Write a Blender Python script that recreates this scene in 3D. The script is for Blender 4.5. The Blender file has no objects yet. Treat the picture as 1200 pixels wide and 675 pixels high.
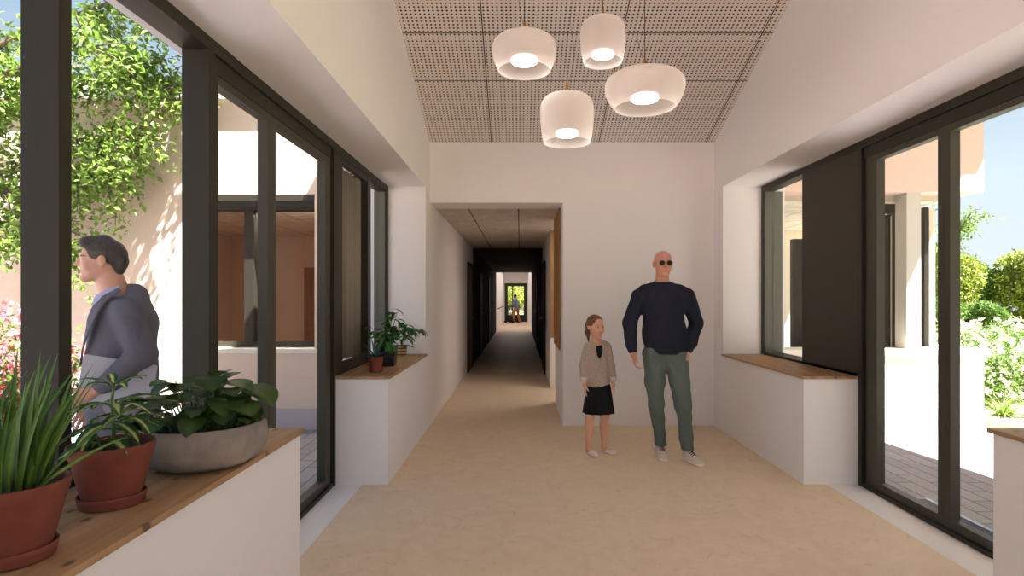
import bpy, bmesh, math, random
import numpy as np
from mathutils import Vector, Matrix, noise as mnoise

S = bpy.context.scene
COL = S.collection

# ------------------------------------------------------------------ camera
EYE = 1.43
FPX, VX, VY = 690.0, 609.5, 349.0
cam = bpy.data.cameras.new('camera')
camo = bpy.data.objects.new('camera', cam)
COL.objects.link(camo)
camo.location = (0, 0, EYE)
camo.rotation_euler = (math.radians(90), 0, 0)
cam.sensor_width = 36.0
cam.lens = FPX * 36.0 / 1200.0
cam.shift_x = -(VX - 600.0) / 1200.0
cam.shift_y = (VY - 337.5) / 1200.0
cam.clip_start = 0.05
cam.clip_end = 300
S.camera = camo

# ------------------------------------------------------------------ view
S.view_settings.view_transform = 'Standard'
S.view_settings.look = 'None'
S.view_settings.gamma = 1.0
S.view_settings.use_curve_mapping = False
S.view_settings.exposure = 1.56
S.cycles.max_bounces = 10
S.cycles.diffuse_bounces = 7
S.cycles.glossy_bounces = 4
S.cycles.transmission_bounces = 6
S.cycles.transparent_max_bounces = 24
S.cycles.sample_clamp_indirect = 6.0
S.cycles.caustics_reflective = False
S.cycles.caustics_refractive = False
S.cycles.use_denoising = True
S.cycles.denoiser = 'OPENIMAGEDENOISE'
S.cycles.denoising_prefilter = 'ACCURATE'

# ------------------------------------------------------------------ world
W = bpy.data.worlds.new('sky')
S.world = W
W.use_nodes = True
wt = W.node_tree
wt.nodes.clear()
wo = wt.nodes.new('ShaderNodeOutputWorld')
wb = wt.nodes.new('ShaderNodeBackground')
wg = wt.nodes.new('ShaderNodeTexCoord')
ws = wt.nodes.new('ShaderNodeSeparateXYZ')
wr = wt.nodes.new('ShaderNodeValToRGB')
wt.links.new(wg.outputs['Generated'], ws.inputs[0])
wt.links.new(ws.outputs['Z'], wr.inputs[0])
wt.links.new(wr.outputs[0], wb.inputs[0])
wt.links.new(wb.outputs[0], wo.inputs[0])
for i, (p, c) in enumerate([(0.0, (.32, .345, .37)), (.16, (.285, .335, .38)), (.42, (.13, .19, .27)), (.9, (.085, .14, .24))]):
    e = wr.color_ramp.elements[i] if i < 2 else wr.color_ramp.elements.new(p)
    e.position = p
    e.color = (*c, 1)
wb.inputs[1].default_value = 1.0

# ------------------------------------------------------------------ sun
SUN_DIR = Vector((-.50, .30, -1.0)).normalized()
sun = bpy.data.lights.new('sun', 'SUN')
suno = bpy.data.objects.new('sun', sun)
COL.objects.link(suno)
suno.rotation_euler = SUN_DIR.to_track_quat('-Z', 'Y').to_euler()
suno.location = (4, -3, 9)
sun.energy = 12.5
sun.angle = math.radians(.6)
sun.color = (1.0, .97, .96)

# ------------------------------------------------------------------ helpers
def srgb(r, g, b):
    f = lambda c: (c / 255 / 12.92) if c / 255 <= .04045 else ((c / 255 + .055) / 1.055) ** 2.4
    return (f(r), f(g), f(b))

MATS = {}
def mat(name, color, rough=.6, metal=0.0, spec=.5, noise=None, bump=None, transl=0.0, emit=None, coat=0.0):
    """procedural principled material. noise=(scale, amount[, stretch]) varies the colour; bump=(scale, strength)."""
    if name in MATS:
        return MATS[name]
    m = bpy.data.materials.new(name)
    m.use_nodes = True
    nt = m.node_tree
    p = nt.nodes['Principled BSDF']
    p.inputs['Base Color'].default_value = (*color, 1)
    p.inputs['Roughness'].default_value = rough
    p.inputs['Metallic'].default_value = metal
    p.inputs['Specular IOR Level'].default_value = spec
    p.inputs['Coat Weight'].default_value = coat
    tc = nt.nodes.new('ShaderNodeTexCoord')
    if noise:
        mp = nt.nodes.new('ShaderNodeMapping')
        st = noise[2] if len(noise) > 2 else (1, 1, 1)
        mp.inputs['Scale'].default_value = st
        nz = nt.nodes.new('ShaderNodeTexNoise')
        nz.inputs['Scale'].default_value = noise[0]
        nz.inputs['Detail'].default_value = 5
        mx = nt.nodes.new('ShaderNodeValToRGB')
        a = noise[1]
        mx.color_ramp.elements[0].position = .3
        mx.color_ramp.elements[1].position = .7
        mx.color_ramp.elements[0].color = (*[max(0, c * (1 - a)) for c in color], 1)
        mx.color_ramp.elements[1].color = (*[min(1, c * (1 + a)) for c in color], 1)
        nt.links.new(tc.outputs['Object'], mp.inputs[0])
        nt.links.new(mp.outputs[0], nz.inputs['Vector'])
        nt.links.new(nz.outputs['Fac'], mx.inputs[0])
        nt.links.new(mx.outputs[0], p.inputs['Base Color'])
    if bump:
        nb = nt.nodes.new('ShaderNodeTexNoise')
        nb.inputs['Scale'].default_value = bump[0]
        nb.inputs['Detail'].default_value = 4
        bp = nt.nodes.new('ShaderNodeBump')
        bp.inputs['Strength'].default_value = bump[1]
        bp.inputs['Distance'].default_value = bump[2] if len(bump) > 2 else .01
        nt.links.new(tc.outputs['Object'], nb.inputs['Vector'])
        nt.links.new(nb.outputs['Fac'], bp.inputs['Height'])
        nt.links.new(bp.outputs[0], p.inputs['Normal'])
    if emit:
        p.inputs['Emission Color'].default_value = (*emit[0], 1)
        p.inputs['Emission Strength'].default_value = emit[1]
    if transl > 0:
        out = nt.nodes['Material Output']
        tr = nt.nodes.new('ShaderNodeBsdfTranslucent')
        ms = nt.nodes.new('ShaderNodeMixShader')
        ms.inputs[0].default_value = transl
        src = p.inputs['Base Color'].links[0].from_socket if p.inputs['Base Color'].links else None
        if src:
            nt.links.new(src, tr.inputs[0])
        else:
            tr.inputs[0].default_value = (*color, 1)
        nt.links.new(p.outputs[0], ms.inputs[1])
        nt.links.new(tr.outputs[0], ms.inputs[2])
        nt.links.new(ms.outputs[0], out.inputs[0])
    MATS[name] = m
    return m

def glass_mat(name, tint=(1, 1, 1), refl=1.0):
    m = bpy.data.materials.new(name)
    m.use_nodes = True
    nt = m.node_tree
    nt.nodes.clear()
    o = nt.nodes.new('ShaderNodeOutputMaterial')
    t = nt.nodes.new('ShaderNodeBsdfTransparent')
    g = nt.nodes.new('ShaderNodeBsdfGlossy')
    g.inputs['Roughness'].default_value = 0.0
    t.inputs[0].default_value = (*tint, 1)
    f = nt.nodes.new('ShaderNodeFresnel')
    f.inputs[0].default_value = 1.45
    k = nt.nodes.new('ShaderNodeMath')
    k.operation = 'MULTIPLY'
    k.inputs[1].default_value = refl
    x = nt.nodes.new('ShaderNodeMixShader')
    nt.links.new(f.outputs[0], k.inputs[0])
    nt.links.new(k.outputs[0], x.inputs[0])
    nt.links.new(t.outputs[0], x.inputs[1])
    nt.links.new(g.outputs[0], x.inputs[2])
    nt.links.new(x.outputs[0], o.inputs[0])
    return m

class MB:
    """collects shapes into one mesh"""
    def __init__(s):
        s.v, s.f, s.m, s.uv = [], [], [], []
    def add(s, vs, fs, mi=0, uvs=None):
        o = len(s.v)
        s.v += [tuple(v) for v in vs]
        s.f += [tuple(i + o for i in f) for f in fs]
        s.m += [mi] * len(fs)
        s.uv += list(uvs) if uvs is not None else [(0, 0)] * len(vs)
    def box(s, x0, x1, y0, y1, z0, z1, mi=0):
        v = [(x, y, z) for z in (z0, z1) for y in (y0, y1) for x in (x0, x1)]
        s.add(v, [(0, 2, 3, 1), (4, 5, 7, 6), (0, 1, 5, 4), (2, 6, 7, 3), (0, 4, 6, 2), (1, 3, 7, 5)], mi)
        return s
    def prism_yz(s, poly, x0, x1, mi=0):
        n = len(poly)
        v = [(x0, y, z) for y, z in poly] + [(x1, y, z) for y, z in poly]
        f = [tuple(range(n)), tuple(range(2 * n - 1, n - 1, -1))]
        f += [(i, i + n, (i + 1) % n + n, (i + 1) % n) for i in range(n)]
        s.add(v, f, mi)
        return s
    def prism_xy(s, poly, z0, z1, mi=0):
        n = len(poly)
        v = [(x, y, z0) for x, y in poly] + [(x, y, z1) for x, y in poly]
        f = [tuple(range(n - 1, -1, -1)), tuple(range(n, 2 * n))]
        f += [(i, (i + 1) % n, (i + 1) % n + n, i + n) for i in range(n)]
        s.add(v, f, mi)
        return s
    def lathe(s, prof, c=(0, 0, 0), n=40, mi=0, sx=1, sy=1):
        k = len(prof)
        v, f = [], []
        for i in range(n):
            a = 2 * math.pi * i / n
            for r, z in prof:
                v.append((c[0] + r * math.cos(a) * sx, c[1] + r * math.sin(a) * sy, c[2] + z))
        for i in range(n):
            j = (i + 1) % n
            for q in range(k - 1):
                f.append((i * k + q, j * k + q, j * k + q + 1, i * k + q + 1))
        s.add(v, f, mi)
        return s
    def tube(s, pts, rad, n=8, mi=0, cap=True):
        pts = [Vector(p) for p in pts]
        if not hasattr(rad, '__len__'):
            rad = [rad] * len(pts)
        v, f = [], []
        ref = Vector((0, 0, 1))
        for i, p in enumerate(pts):
            d = (pts[min(i + 1, len(pts) - 1)] - pts[max(i - 1, 0)]).normalized()
            if abs(d.dot(ref)) > .95:
                ref = Vector((1, 0, 0)) if abs(d.x) < .9 else Vector((0, 1, 0))
            a = d.cross(ref).normalized()
            b = d.cross(a).normalized()
            ref = -b if False else ref
            for q in range(n):
                t = 2 * math.pi * q / n
                v.append(p + (a * math.cos(t) + b * math.sin(t)) * rad[i])
        for i in range(len(pts) - 1):
            for q in range(n):
                r = (q + 1) % n
                f.append((i * n + q, i * n + r, (i + 1) * n + r, (i + 1) * n + q))
        if cap:
            f.append(tuple(range(n - 1, -1, -1)))
            f.append(tuple((len(pts) - 1) * n + q for q in range(n)))
        s.add(v, f, mi)
        return s
    def build(s, name, mats, parent=None, smooth=False, bevel=0.0, uv=False, loc=None, solidify=0.0):
        me = bpy.data.meshes.new(name)
        me.from_pydata(s.v, [], s.f)
        if not isinstance(mats, (list, tuple)):
            mats = [mats]
        for m in mats:
            me.materials.append(m)
        me.polygons.foreach_set('material_index', s.m)
        if uv:
            ul = me.uv_layers.new(name='UVMap')
            for l in me.loops:
                ul.data[l.index].uv = s.uv[l.vertex_index]
        me.update()
        b = bmesh.new()
        b.from_mesh(me)
        if not uv:
            bmesh.ops.recalc_face_normals(b, faces=b.faces)
        b.to_mesh(me)
        b.free()
        if smooth:
            me.polygons.foreach_set('use_smooth', [True] * len(me.polygons))
            me.update()
            try:
                me.set_sharp_from_angle(angle=math.radians(45))
            except Exception:
                pass
        o = bpy.data.objects.new(name, me)
        COL.objects.link(o)
        if parent:
            o.parent = parent
        if loc:
            o.location = loc
        if bevel:
            md = o.modifiers.new('bevel', 'BEVEL')
            md.width = bevel
            md.segments = 2
            md.limit_method = 'ANGLE'
        if solidify:
            md = o.modifiers.new('thick', 'SOLIDIFY')
            md.thickness = solidify
        return o

def tag(o, label, cat, group=None, kind=None):
    o['label'] = label
    o['category'] = cat
    if group:
        o['group'] = group
    if kind:
        o['kind'] = kind
    return o
def struct(o):
    o['kind'] = 'structure'
    return o
def empty(name, loc=(0, 0, 0), rz=0.0):
    o = bpy.data.objects.new(name, None)
    o.empty_display_size = .1
    o.location = loc
    o.rotation_euler = (0, 0, rz)
    COL.objects.link(o)
    return o
def dup(root, loc=None, rz=None, label=None):
    r = root.copy()
    COL.objects.link(r)
    if loc is not None:
        r.location = loc
    if rz is not None:
        r.rotation_euler = (0, 0, rz)
    if label:
        r['label'] = label
    for ch in list(root.children):
        c = ch.copy()
        COL.objects.link(c)
        c.parent = r
        for g in ch.children:
            d = g.copy()
            COL.objects.link(d)
            d.parent = c
    return r

def noisy_nodes(m, scale, c0, c1, p0=.35, p1=.65, stretch=(1, 1, 1), detail=6, coord='Object'):
    nt = m.node_tree
    tc = nt.nodes.new('ShaderNodeTexCoord')
    mp = nt.nodes.new('ShaderNodeMapping')
    mp.inputs['Scale'].default_value = stretch
    nz = nt.nodes.new('ShaderNodeTexNoise')
    nz.inputs['Scale'].default_value = scale
    nz.inputs['Detail'].default_value = detail
    cr = nt.nodes.new('ShaderNodeValToRGB')
    cr.color_ramp.elements[0].position = p0
    cr.color_ramp.elements[1].position = p1
    cr.color_ramp.elements[0].color = (*c0, 1)
    cr.color_ramp.elements[1].color = (*c1, 1)
    nt.links.new(tc.outputs[coord], mp.inputs[0])
    nt.links.new(mp.outputs[0], nz.inputs['Vector'])
    nt.links.new(nz.outputs['Fac'], cr.inputs[0])
    return cr, nz, mp, tc

# ------------------------------------------------------------------ materials
M_wall = mat('white plaster', (.855, .83, .832), .85, spec=.2, bump=(90, .05, .002))
M_trimw = mat('white threshold', (.82, .80, .81), .5, spec=.3)
M_frame = mat('dark olive metal', srgb(46, 43, 34), .5, spec=.25)
M_leaf_f = mat('olive grey door metal', srgb(66, 63, 52), .5, spec=.3)
M_reveal = mat('grey green reveal cladding', srgb(104, 104, 94), .5, spec=.3)
M_frame_d = mat('dark rubber', srgb(38, 38, 34), .6)
M_panel = mat('dark olive panel', srgb(60, 54, 44), .6, spec=.3)
M_black = mat('black gap', (.012, .011, .01), .9)
M_corr_shade = mat('corridor shade black', (.03, .028, .027), .8, spec=.2)  # near-black colour standing in for the shade of the mid corridor
M_brass = mat('brass', srgb(190, 140, 70), .3, metal=1.0)
M_stucco = mat('cream stucco', srgb(228, 206, 188), .9, spec=.1, bump=(45, .35, .006))
M_stucco_p = mat('pinkish stucco', srgb(216, 190, 182), .9, spec=.1, bump=(45, .5, .008))
M_plinth = mat('grey lilac plinth', srgb(196, 184, 188), .9, bump=(60, .5, .01))
M_cream = mat('cream render', srgb(238, 226, 214), .85, bump=(30, .2, .01))
M_sillm = mat('pale stone sill', srgb(235, 228, 215), .7)
M_brown_room = mat('warm beige room', srgb(190, 160, 138), .8)
M_glass = glass_mat('clear glass', (.98, .985, .98), .04)

def floor_mat():
    m = bpy.data.materials.new('beige linoleum')
    m.use_nodes = True
    p = m.node_tree.nodes['Principled BSDF']
    nt = m.node_tree
    cr, nz, mp, tc = noisy_nodes(m, 5.0, srgb(224, 202, 175), srgb(232, 212, 186), .3, .7, (1, 1, 1), 9)
    nz.inputs['Distortion'].default_value = 1.5
    # sparse darker flecks
    n2 = nt.nodes.new('ShaderNodeTexNoise')
    n2.inputs['Scale'].default_value = 9
    n2.inputs['Detail'].default_value = 8
    n2.inputs['Distortion'].default_value = 2.2
    c2 = nt.nodes.new('ShaderNodeValToRGB')
    c2.color_ramp.elements[0].position = .60
    c2.color_ramp.elements[1].position = .72
    c2.color_ramp.elements[0].color = (0, 0, 0, 1)
    c2.color_ramp.elements[1].color = (.28, .28, .28, 1)
    mx = nt.nodes.new('ShaderNodeMixRGB')
    mx.inputs[2].default_value = (*srgb(160, 146, 112), 1)
    nt.links.new(tc.outputs['Object'], n2.inputs['Vector'])
    nt.links.new(n2.outputs['Fac'], c2.inputs[0])
    nt.links.new(c2.outputs[0], mx.inputs[0])
    nt.links.new(cr.outputs[0], mx.inputs[1])
    nt.links.new(mx.outputs[0], p.inputs['Base Color'])
    p.inputs['Roughness'].default_value = .55
    p.inputs['Specular IOR Level'].default_value = .22
    return m
M_floor = floor_mat()

def wood_mat(name, c0, c1, knots=True, sc=1.0, axis='Y'):
    """timber with long grain along axis, a few knots and board joints"""
    m = bpy.data.materials.new(name)
    m.use_nodes = True
    nt = m.node_tree
    p = nt.nodes['Principled BSDF']
    st = {'Y': (14, .9, 14), 'Z': (14, 14, .9), 'X': (.9, 14, 14)}[axis]
    cr, nz, mp, tc = noisy_nodes(m, 1.6 * sc, c0, c1, .3, .7, st, 6)
    nz.inputs['Distortion'].default_value = .6
    last = cr.outputs[0]
    if knots:
        v = nt.nodes.new('ShaderNodeTexVoronoi')
        v.voronoi_dimensions = '2D'
        v.inputs['Scale'].default_value = 4.2
        mp2 = nt.nodes.new('ShaderNodeMapping')
        mp2.inputs['Scale'].default_value = {'Y': (1.8, 1, 1), 'Z': (1, 2, 1), 'X': (1, 2, 1)}[axis]
        k = nt.nodes.new('ShaderNodeValToRGB')
        k.color_ramp.elements[0].position = .045
        k.color_ramp.elements[0].color = (.75, .75, .75, 1)
        k.color_ramp.elements[1].position = .10
        k.color_ramp.elements[1].color = (0, 0, 0, 1)
        mx = nt.nodes.new('ShaderNodeMixRGB')
        mx.inputs[2].default_value = (*srgb(70, 42, 24), 1)
        nt.links.new(tc.outputs['Object'], mp2.inputs[0])
        nt.links.new(mp2.outputs[0], v.inputs['Vector'])
        nt.links.new(v.outputs['Distance'], k.inputs[0])
        nt.links.new(k.outputs[0], mx.inputs[0])
        nt.links.new(last, mx.inputs[1])
        last = mx.outputs[0]
    nt.links.new(last, p.inputs['Base Color'])
    p.inputs['Roughness'].default_value = .5
    p.inputs['Specular IOR Level'].default_value = .3
    return m
M_wood = wood_mat('knotty pine board', srgb(150, 116, 82), srgb(188, 152, 112))
M_wood2 = wood_mat('timber lining', srgb(140, 100, 58), srgb(178, 134, 84), False, 1.0, 'Z')
M_wood3 = wood_mat('brown door timber', srgb(110, 68, 40), srgb(140, 92, 58), False, 1.0, 'Z')

def ceil_mat():
    m = bpy.data.materials.new('perforated ceiling tiles')
    m.use_nodes = True
    nt = m.node_tree
    p = nt.nodes['Principled BSDF']
    p.inputs['Roughness'].default_value = .8
    p.inputs['Specular IOR Level'].default_value = .2
    tc = nt.nodes.new('ShaderNodeTexCoord')
    sp = nt.nodes.new('ShaderNodeSeparateXYZ')
    nt.links.new(tc.outputs['Object'], sp.inputs[0])
    def mth(op, a, b=None, c=None):
        n = nt.nodes.new('ShaderNodeMath')
        n.operation = op
        for i, x in enumerate((a, b, c)):
            if x is None:
                continue
            if isinstance(x, (int, float)):
                n.inputs[i].default_value = x
            else:
                nt.links.new(x, n.inputs[i])
        return n.outputs[0]
    u = mth('ADD', sp.outputs[0], .32 + 12)
    vv = mth('MULTIPLY', mth('SUBTRACT', 6.59, sp.outputs[1]), 1 / .944)
    v = mth('ADD', vv, .6 - .425 + 12)
    # tile joints
    du = mth('PINGPONG', u, .6)     # 0 at joint (period 1.2)
    dv = mth('PINGPONG', v, .3)
    joint = mth('MAXIMUM', mth('LESS_THAN', du, .0048), mth('LESS_THAN', dv, .0055))
    pu = mth('SUBTRACT', mth('MODULO', u, .0375), .01875)
    pv = mth('SUBTRACT', mth('MODULO', v, .0375), .01875)
    r = mth('SQRT', mth('ADD', mth('MULTIPLY', pu, pu), mth('MULTIPLY', pv, pv)))
    hole = mth('LESS_THAN', r, .0088)
    k = mth('MAXIMUM', joint, hole)
    mx = nt.nodes.new('ShaderNodeMixRGB')
    nt.links.new(k, mx.inputs[0])
    mx.inputs[1].default_value = (.74, .68, .62, 1)
    mx.inputs[2].default_value = (.045, .034, .027, 1)
    nt.links.new(mx.outputs[0], p.inputs['Base Color'])
    return m
M_ceil = ceil_mat()

def lined_mat(name, base, line, px, py, w=.006, axes=(0, 1)):
    """plain panels with thin joints every px / py metres"""
    m = bpy.data.materials.new(name)
    m.use_nodes = True
    nt = m.node_tree
    p = nt.nodes['Principled BSDF']
    p.inputs['Roughness'].default_value = .8
    tc = nt.nodes.new('ShaderNodeTexCoord')
    sp = nt.nodes.new('ShaderNodeSeparateXYZ')
    nt.links.new(tc.outputs['Object'], sp.inputs[0])
    outs = []
    for ax, per in ((axes[0], px), (axes[1], py)):
        if not per:
            continue
        a = nt.nodes.new('ShaderNodeMath'); a.operation = 'ADD'; a.inputs[1].default_value = 60 * per + .02
        nt.links.new(sp.outputs[ax], a.inputs[0])
        b = nt.nodes.new('ShaderNodeMath'); b.operation = 'PINGPONG'; b.inputs[1].default_value = per / 2
        nt.links.new(a.outputs[0], b.inputs[0])
        c = nt.nodes.new('ShaderNodeMath'); c.operation = 'LESS_THAN'; c.inputs[1].default_value = w
        nt.links.new(b.outputs[0], c.inputs[0])
        outs.append(c.outputs[0])
    k = outs[0]
    if len(outs) > 1:
        q = nt.nodes.new('ShaderNodeMath'); q.operation = 'MAXIMUM'
        nt.links.new(outs[0], q.inputs[0]); nt.links.new(outs[1], q.inputs[1])
        k = q.outputs[0]
    cr, nz, mp, _ = noisy_nodes(m, 7, tuple(c * .88 for c in base), tuple(min(1, c * 1.08) for c in base))
    mx = nt.nodes.new('ShaderNodeMixRGB')
    nt.links.new(k, mx.inputs[0])
    nt.links.new(cr.outputs[0], mx.inputs[1])
    mx.inputs[2].default_value = (*line, 1)
    nt.links.new(mx.outputs[0], p.inputs['Base Color'])
    return m
M_corr_ceil = lined_mat('corridor ceiling panels', (.62, .54, .47), (.08, .06, .05), .6, 0, .008)
M_room_ceil = lined_mat('office ceiling panels', (.78, .70, .62), (.3, .25, .2), .6, 1.2, .008)

def paving_mat():
    m = bpy.data.materials.new('grey brick paving')
    m.use_nodes = True
    nt = m.node_tree
    p = nt.nodes['Principled BSDF']
    p.inputs['Roughness'].default_value = .8
    tc = nt.nodes.new('ShaderNodeTexCoord')
    mp = nt.nodes.new('ShaderNodeMapping')
    mp.inputs['Rotation'].default_value = (0, 0, math.radians(90))
    br = nt.nodes.new('ShaderNodeTexBrick')
    br.inputs['Color1'].default_value = (*srgb(172, 167, 170), 1)
    br.inputs['Color2'].default_value = (*srgb(154, 150, 154), 1)
    br.inputs['Mortar'].default_value = (*srgb(106, 102, 105), 1)
    br.inputs['Scale'].default_value = 1.0
    br.inputs['Mortar Size'].default_value = .006
    br.inputs['Brick Width'].default_value = .42
    br.inputs['Row Height'].default_value = .14
    nt.links.new(tc.outputs['Object'], mp.inputs[0])
    nt.links.new(mp.outputs[0], br.inputs['Vector'])
    nz = nt.nodes.new('ShaderNodeTexNoise')
    nz.inputs['Scale'].default_value = 30
    nt.links.new(tc.outputs['Object'], nz.inputs['Vector'])
    mx = nt.nodes.new('ShaderNodeMixRGB')
    mx.blend_type = 'MULTIPLY'
    mx.inputs[0].default_value = .35
    nt.links.new(br.outputs[0], mx.inputs[1])
    nt.links.new(nz.outputs['Color'], mx.inputs[2])
    nt.links.new(mx.outputs[0], p.inputs['Base Color'])
    return m
M_pave = paving_mat()
M_grass = mat('lawn', srgb(118, 122, 72), .9, noise=(6, .3), bump=(60, .8, .03))
M_path = mat('pale garden path', srgb(176, 162, 152), .9, noise=(20, .1))
# ================================================================== SETTING
XL, XR = -1.01, 2.17           # inner wall planes
FL, FR = -1.41, 2.58           # inner faces of the window frames
OL, OR = -1.66, 2.83           # outer wall faces
YF = 6.59                      # far wall
YB = -2.6                      # wall behind the camera
SOF = 2.62                     # soffit of the window recesses
RIDGE_Y, ZC = 2.0, 3.168
SL = .349
ZR = ZC + SL * (YF - RIDGE_Y)
def zc(y):
    return ZR - SL * abs(y - RIDGE_Y)
SILL = .83

# floor
b = MB(); b.prism_xy([(-1.21, YB), (2.35, YB), (2.35, 4.505), (XR, 4.505), (XR, YF), (.48, YF), (.48, 35.4), (XL, 35.4), (XL, 4.505), (-1.21, 4.505)], -.12, 0)
struct(b.build('floor', M_floor))
b = MB(); b.box(-1.54, -1.21, 2.70, 4.505, -.12, .001); struct(b.build('trim_1', M_trimw))
b = MB(); b.box(2.35, 2.71, 2.70, 4.505, -.12, .001); struct(b.build('trim_2', M_trimw))

# left and right walls: gable above the recess, pier, low walls
def side_wall(name, xi, xo, fx):
    b = MB()
    x0, x1 = min(xi, xo), max(xi, xo)
    top = .32
    b.prism_yz([(YB, SOF), (YF + .46, SOF), (YF + .46, ZC + top), (RIDGE_Y, ZR + top + .1), (YB, zc(YB) + top)], x0, x1)
    b.box(x0, x1, 6.30, YF + .46, -.12, SOF)
    # low walls under the sills
    lo_ = -1.54 if xo < 0 else 2.71
    x0, x1 = min(xi, lo_), max(xi, lo_)
    b.box(x0, x1, 4.505, 6.30, -.12, SILL - .02)
    b.box(x0, x1, YB, 2.70, -.12, SILL - .02)
    return struct(b.build(name, M_wall))
side_wall('wall_left', XL, OL, FL)
side_wall('wall_right', XR, OR, FR)
# far wall with the corridor opening
b = MB()
b.prism_xy([(XL, YF), (XR, YF), (XR, YF + .46), (XL, YF + .46)], 2.495, ZC + .3)
b.box(.48, XR, YF, YF + .46, -.12, 2.495)
struct(b.build('wall_far', M_wall))
b = MB(); b.box(OL, -.9, YB - .3, YB, -.12, zc(YB) + .3); b.box(2.05, OR, YB - .3, YB, -.12, zc(YB) + .3); b.box(-.9, 2.05, YB - .3, YB, 2.85, zc(YB) + .3); struct(b.build('wall_back', M_wall))
# glazed opening added unseen behind the camera to let in frontal sun
d = empty('door_4', (.575, YB - .1, 0)); struct(d)
b = MB(); b.box(-1.475, -1.42, -.05, .05, 0, 2.85); b.box(1.42, 1.475, -.05, .05, 0, 2.85); b.box(-1.42, 1.42, -.05, .05, 2.79, 2.85); b.box(-.04, .04, -.05, .05, 0, 2.79); b.build('door_frame', M_frame, d)
b = MB(); b.box(-1.42, 1.42, -.01, 0, 0, 2.79); b.build('glass_pane', M_glass, d)
# main ceiling (underside perforated) and roof
b = MB(); b.prism_yz([(YF, ZC), (RIDGE_Y, ZR), (YB, zc(YB)), (YB, zc(YB) + .03), (RIDGE_Y, ZR + .03), (YF, ZC + .03)], XL, XR)
struct(b.build('ceiling', M_ceil))
b = MB(); b.prism_yz([(YF + .46, ZC + .33), (RIDGE_Y, ZR + .44), (YB - .3, zc(YB) + .3), (YB - .3, zc(YB) + .42), (RIDGE_Y, ZR + .56), (YF + .46, ZC + .45)], OL - .02, OR + .02)
struct(b.build('trim_3', M_frame))

# sill boards
def board(x0, x1, y0, y1, label):
    b = MB(); b.box(x0, x1, y0, y1, SILL - .02, SILL)
    return tag(b.build('window_sill', M_wood, bevel=.003), label, 'window sill', 'timber window sills')
board(FL + .01, XL + .02, 4.485, 6.299, 'timber sill board under the fluted panel, three small potted plants standing on it')
board(FL + .01, XL + .02, YB + .01, 2.715, 'knotty pine sill board in the foreground carrying terracotta pots and a concrete bowl')
board(XR - .02, FR - .01, 4.485, 6.299, 'bare timber sill board on the low white wall beside the dark olive panel')
board(XR - .02, FR - .01, YB + .01, 2.715, 'timber sill board end at the right edge of the view')

# ---------------------------------------------------------------- corridor
b = MB()
b.box(XL - .35, XL, YF + .46, 12.6, -.12, 2.8)
b.box(XL - .35, XL, 24.7, 35.4, -.12, 2.8)
struct(b.build('wall_corridor_left', M_wall))
b = MB()
b.box(.48, .8, YF + .46, 8.06, -.12, 2.8)
b.box(.48, .8, 9.30, 12.6, -.12, 2.8)
b.box(.48, .8, 24.7, 35.4, -.12, 2.8)
b.box(.8, 1.9, 7.9, 8.06, -.12, 2.8)
b.box(.8, 1.9, 9.30, 9.5, -.12, 2.8)
b.box(1.9, 2.1, 7.9, 9.5, -.12, 2.8)
struct(b.build('wall_corridor_right', M_wall))
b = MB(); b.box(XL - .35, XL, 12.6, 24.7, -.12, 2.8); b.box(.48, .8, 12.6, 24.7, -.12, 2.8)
struct(b.build('wall_corridor_dark', M_corr_shade))  # shade of the unlit stretch put into the wall colour
b = MB(); b.box(XL, .48, YF + .461, 12.6, 2.495, 2.62); b.box(.48, 2.1, 8.06, 9.3, 2.52, 2.62)
b.box(XL, .48, 24.7, 24.75, 2.495, 3.1); b.box(XL, .48, 24.7, 35.4, 3.0, 3.1); b.box(XL - .35, XL, 24.7, 35.4, 2.8, 3.1); b.box(.48, .8, 24.7, 35.4, 2.8, 3.1)
struct(b.build('ceiling.001', M_corr_ceil))
b = MB(); b.box(XL, .48, 12.6, 24.7, 2.495, 2.62); struct(b.build('ceiling.002', M_corr_shade))
b = MB(); b.box(.48, 2.1, 8.06, 9.3, -.12, 0); struct(b.build('floor.001', M_floor))
# timber lining either side of the side passage
b = MB(); b.box(.462, .4795, 6.96, 8.06, SILL - .02, 2.494); b.box(.462, .48, 8.0605, 8.075, SILL - .02, 2.494)
tag(b.build('timber_panel', M_wood2), 'tall timber wall panel just inside the corridor opening on the right', 'wall panel', 'timber panels at the side passage')
b = MB(); b.box(.481, .60, 9.285, 9.2995, SILL - .03, 2.50)
tag(b.build('timber_panel', M_wood2), 'timber wall panel farther down the corridor, beyond the side passage', 'wall panel', 'timber panels at the side passage')
# doors in the dark stretch
def corridor_door(x, y0, side, label):
    t = empty('corridor_door', (x, y0, 0))
    b = MB()
    for (a0, a1, z0, z1) in ((0, .06, 0, 2.12), (.94, 1.0, 0, 2.12), (.06, .94, 2.06, 2.12)):
        b.box(-.015, .015, a0, a1, z0, z1)
    b.build('door_frame', M_black, t)
    b = MB(); b.box(-.008, .008, .06, .94, 0, 2.06); b.build('door_leaf', M_wood3, t)
    b = MB(); s = 1 if side > 0 else -1
    b.tube([(s * .01, .85, 1.02), (s * .05, .85, 1.02), (s * .05, .74, 1.02)], .009, 8)
    b.build('door_handle', M_brass, t)
    tag(t, label, 'door', 'doors along the dark corridor')
    return t
dn = {(0, 1): 'nearest closed brown door on the left side of the dark corridor',
      (1, 1): 'middle closed brown door on the left side of the dark corridor',
      (2, 1): 'farthest closed brown door on the left side of the dark corridor',
      (0, -1): 'nearest closed brown door on the right side of the dark corridor',
      (1, -1): 'farthest closed brown door on the right side of the dark corridor'}
for k, y in enumerate((11.2, 14.5, 18.5)):
    corridor_door(XL + .0155, y, 1, dn[(k, 1)])
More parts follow.
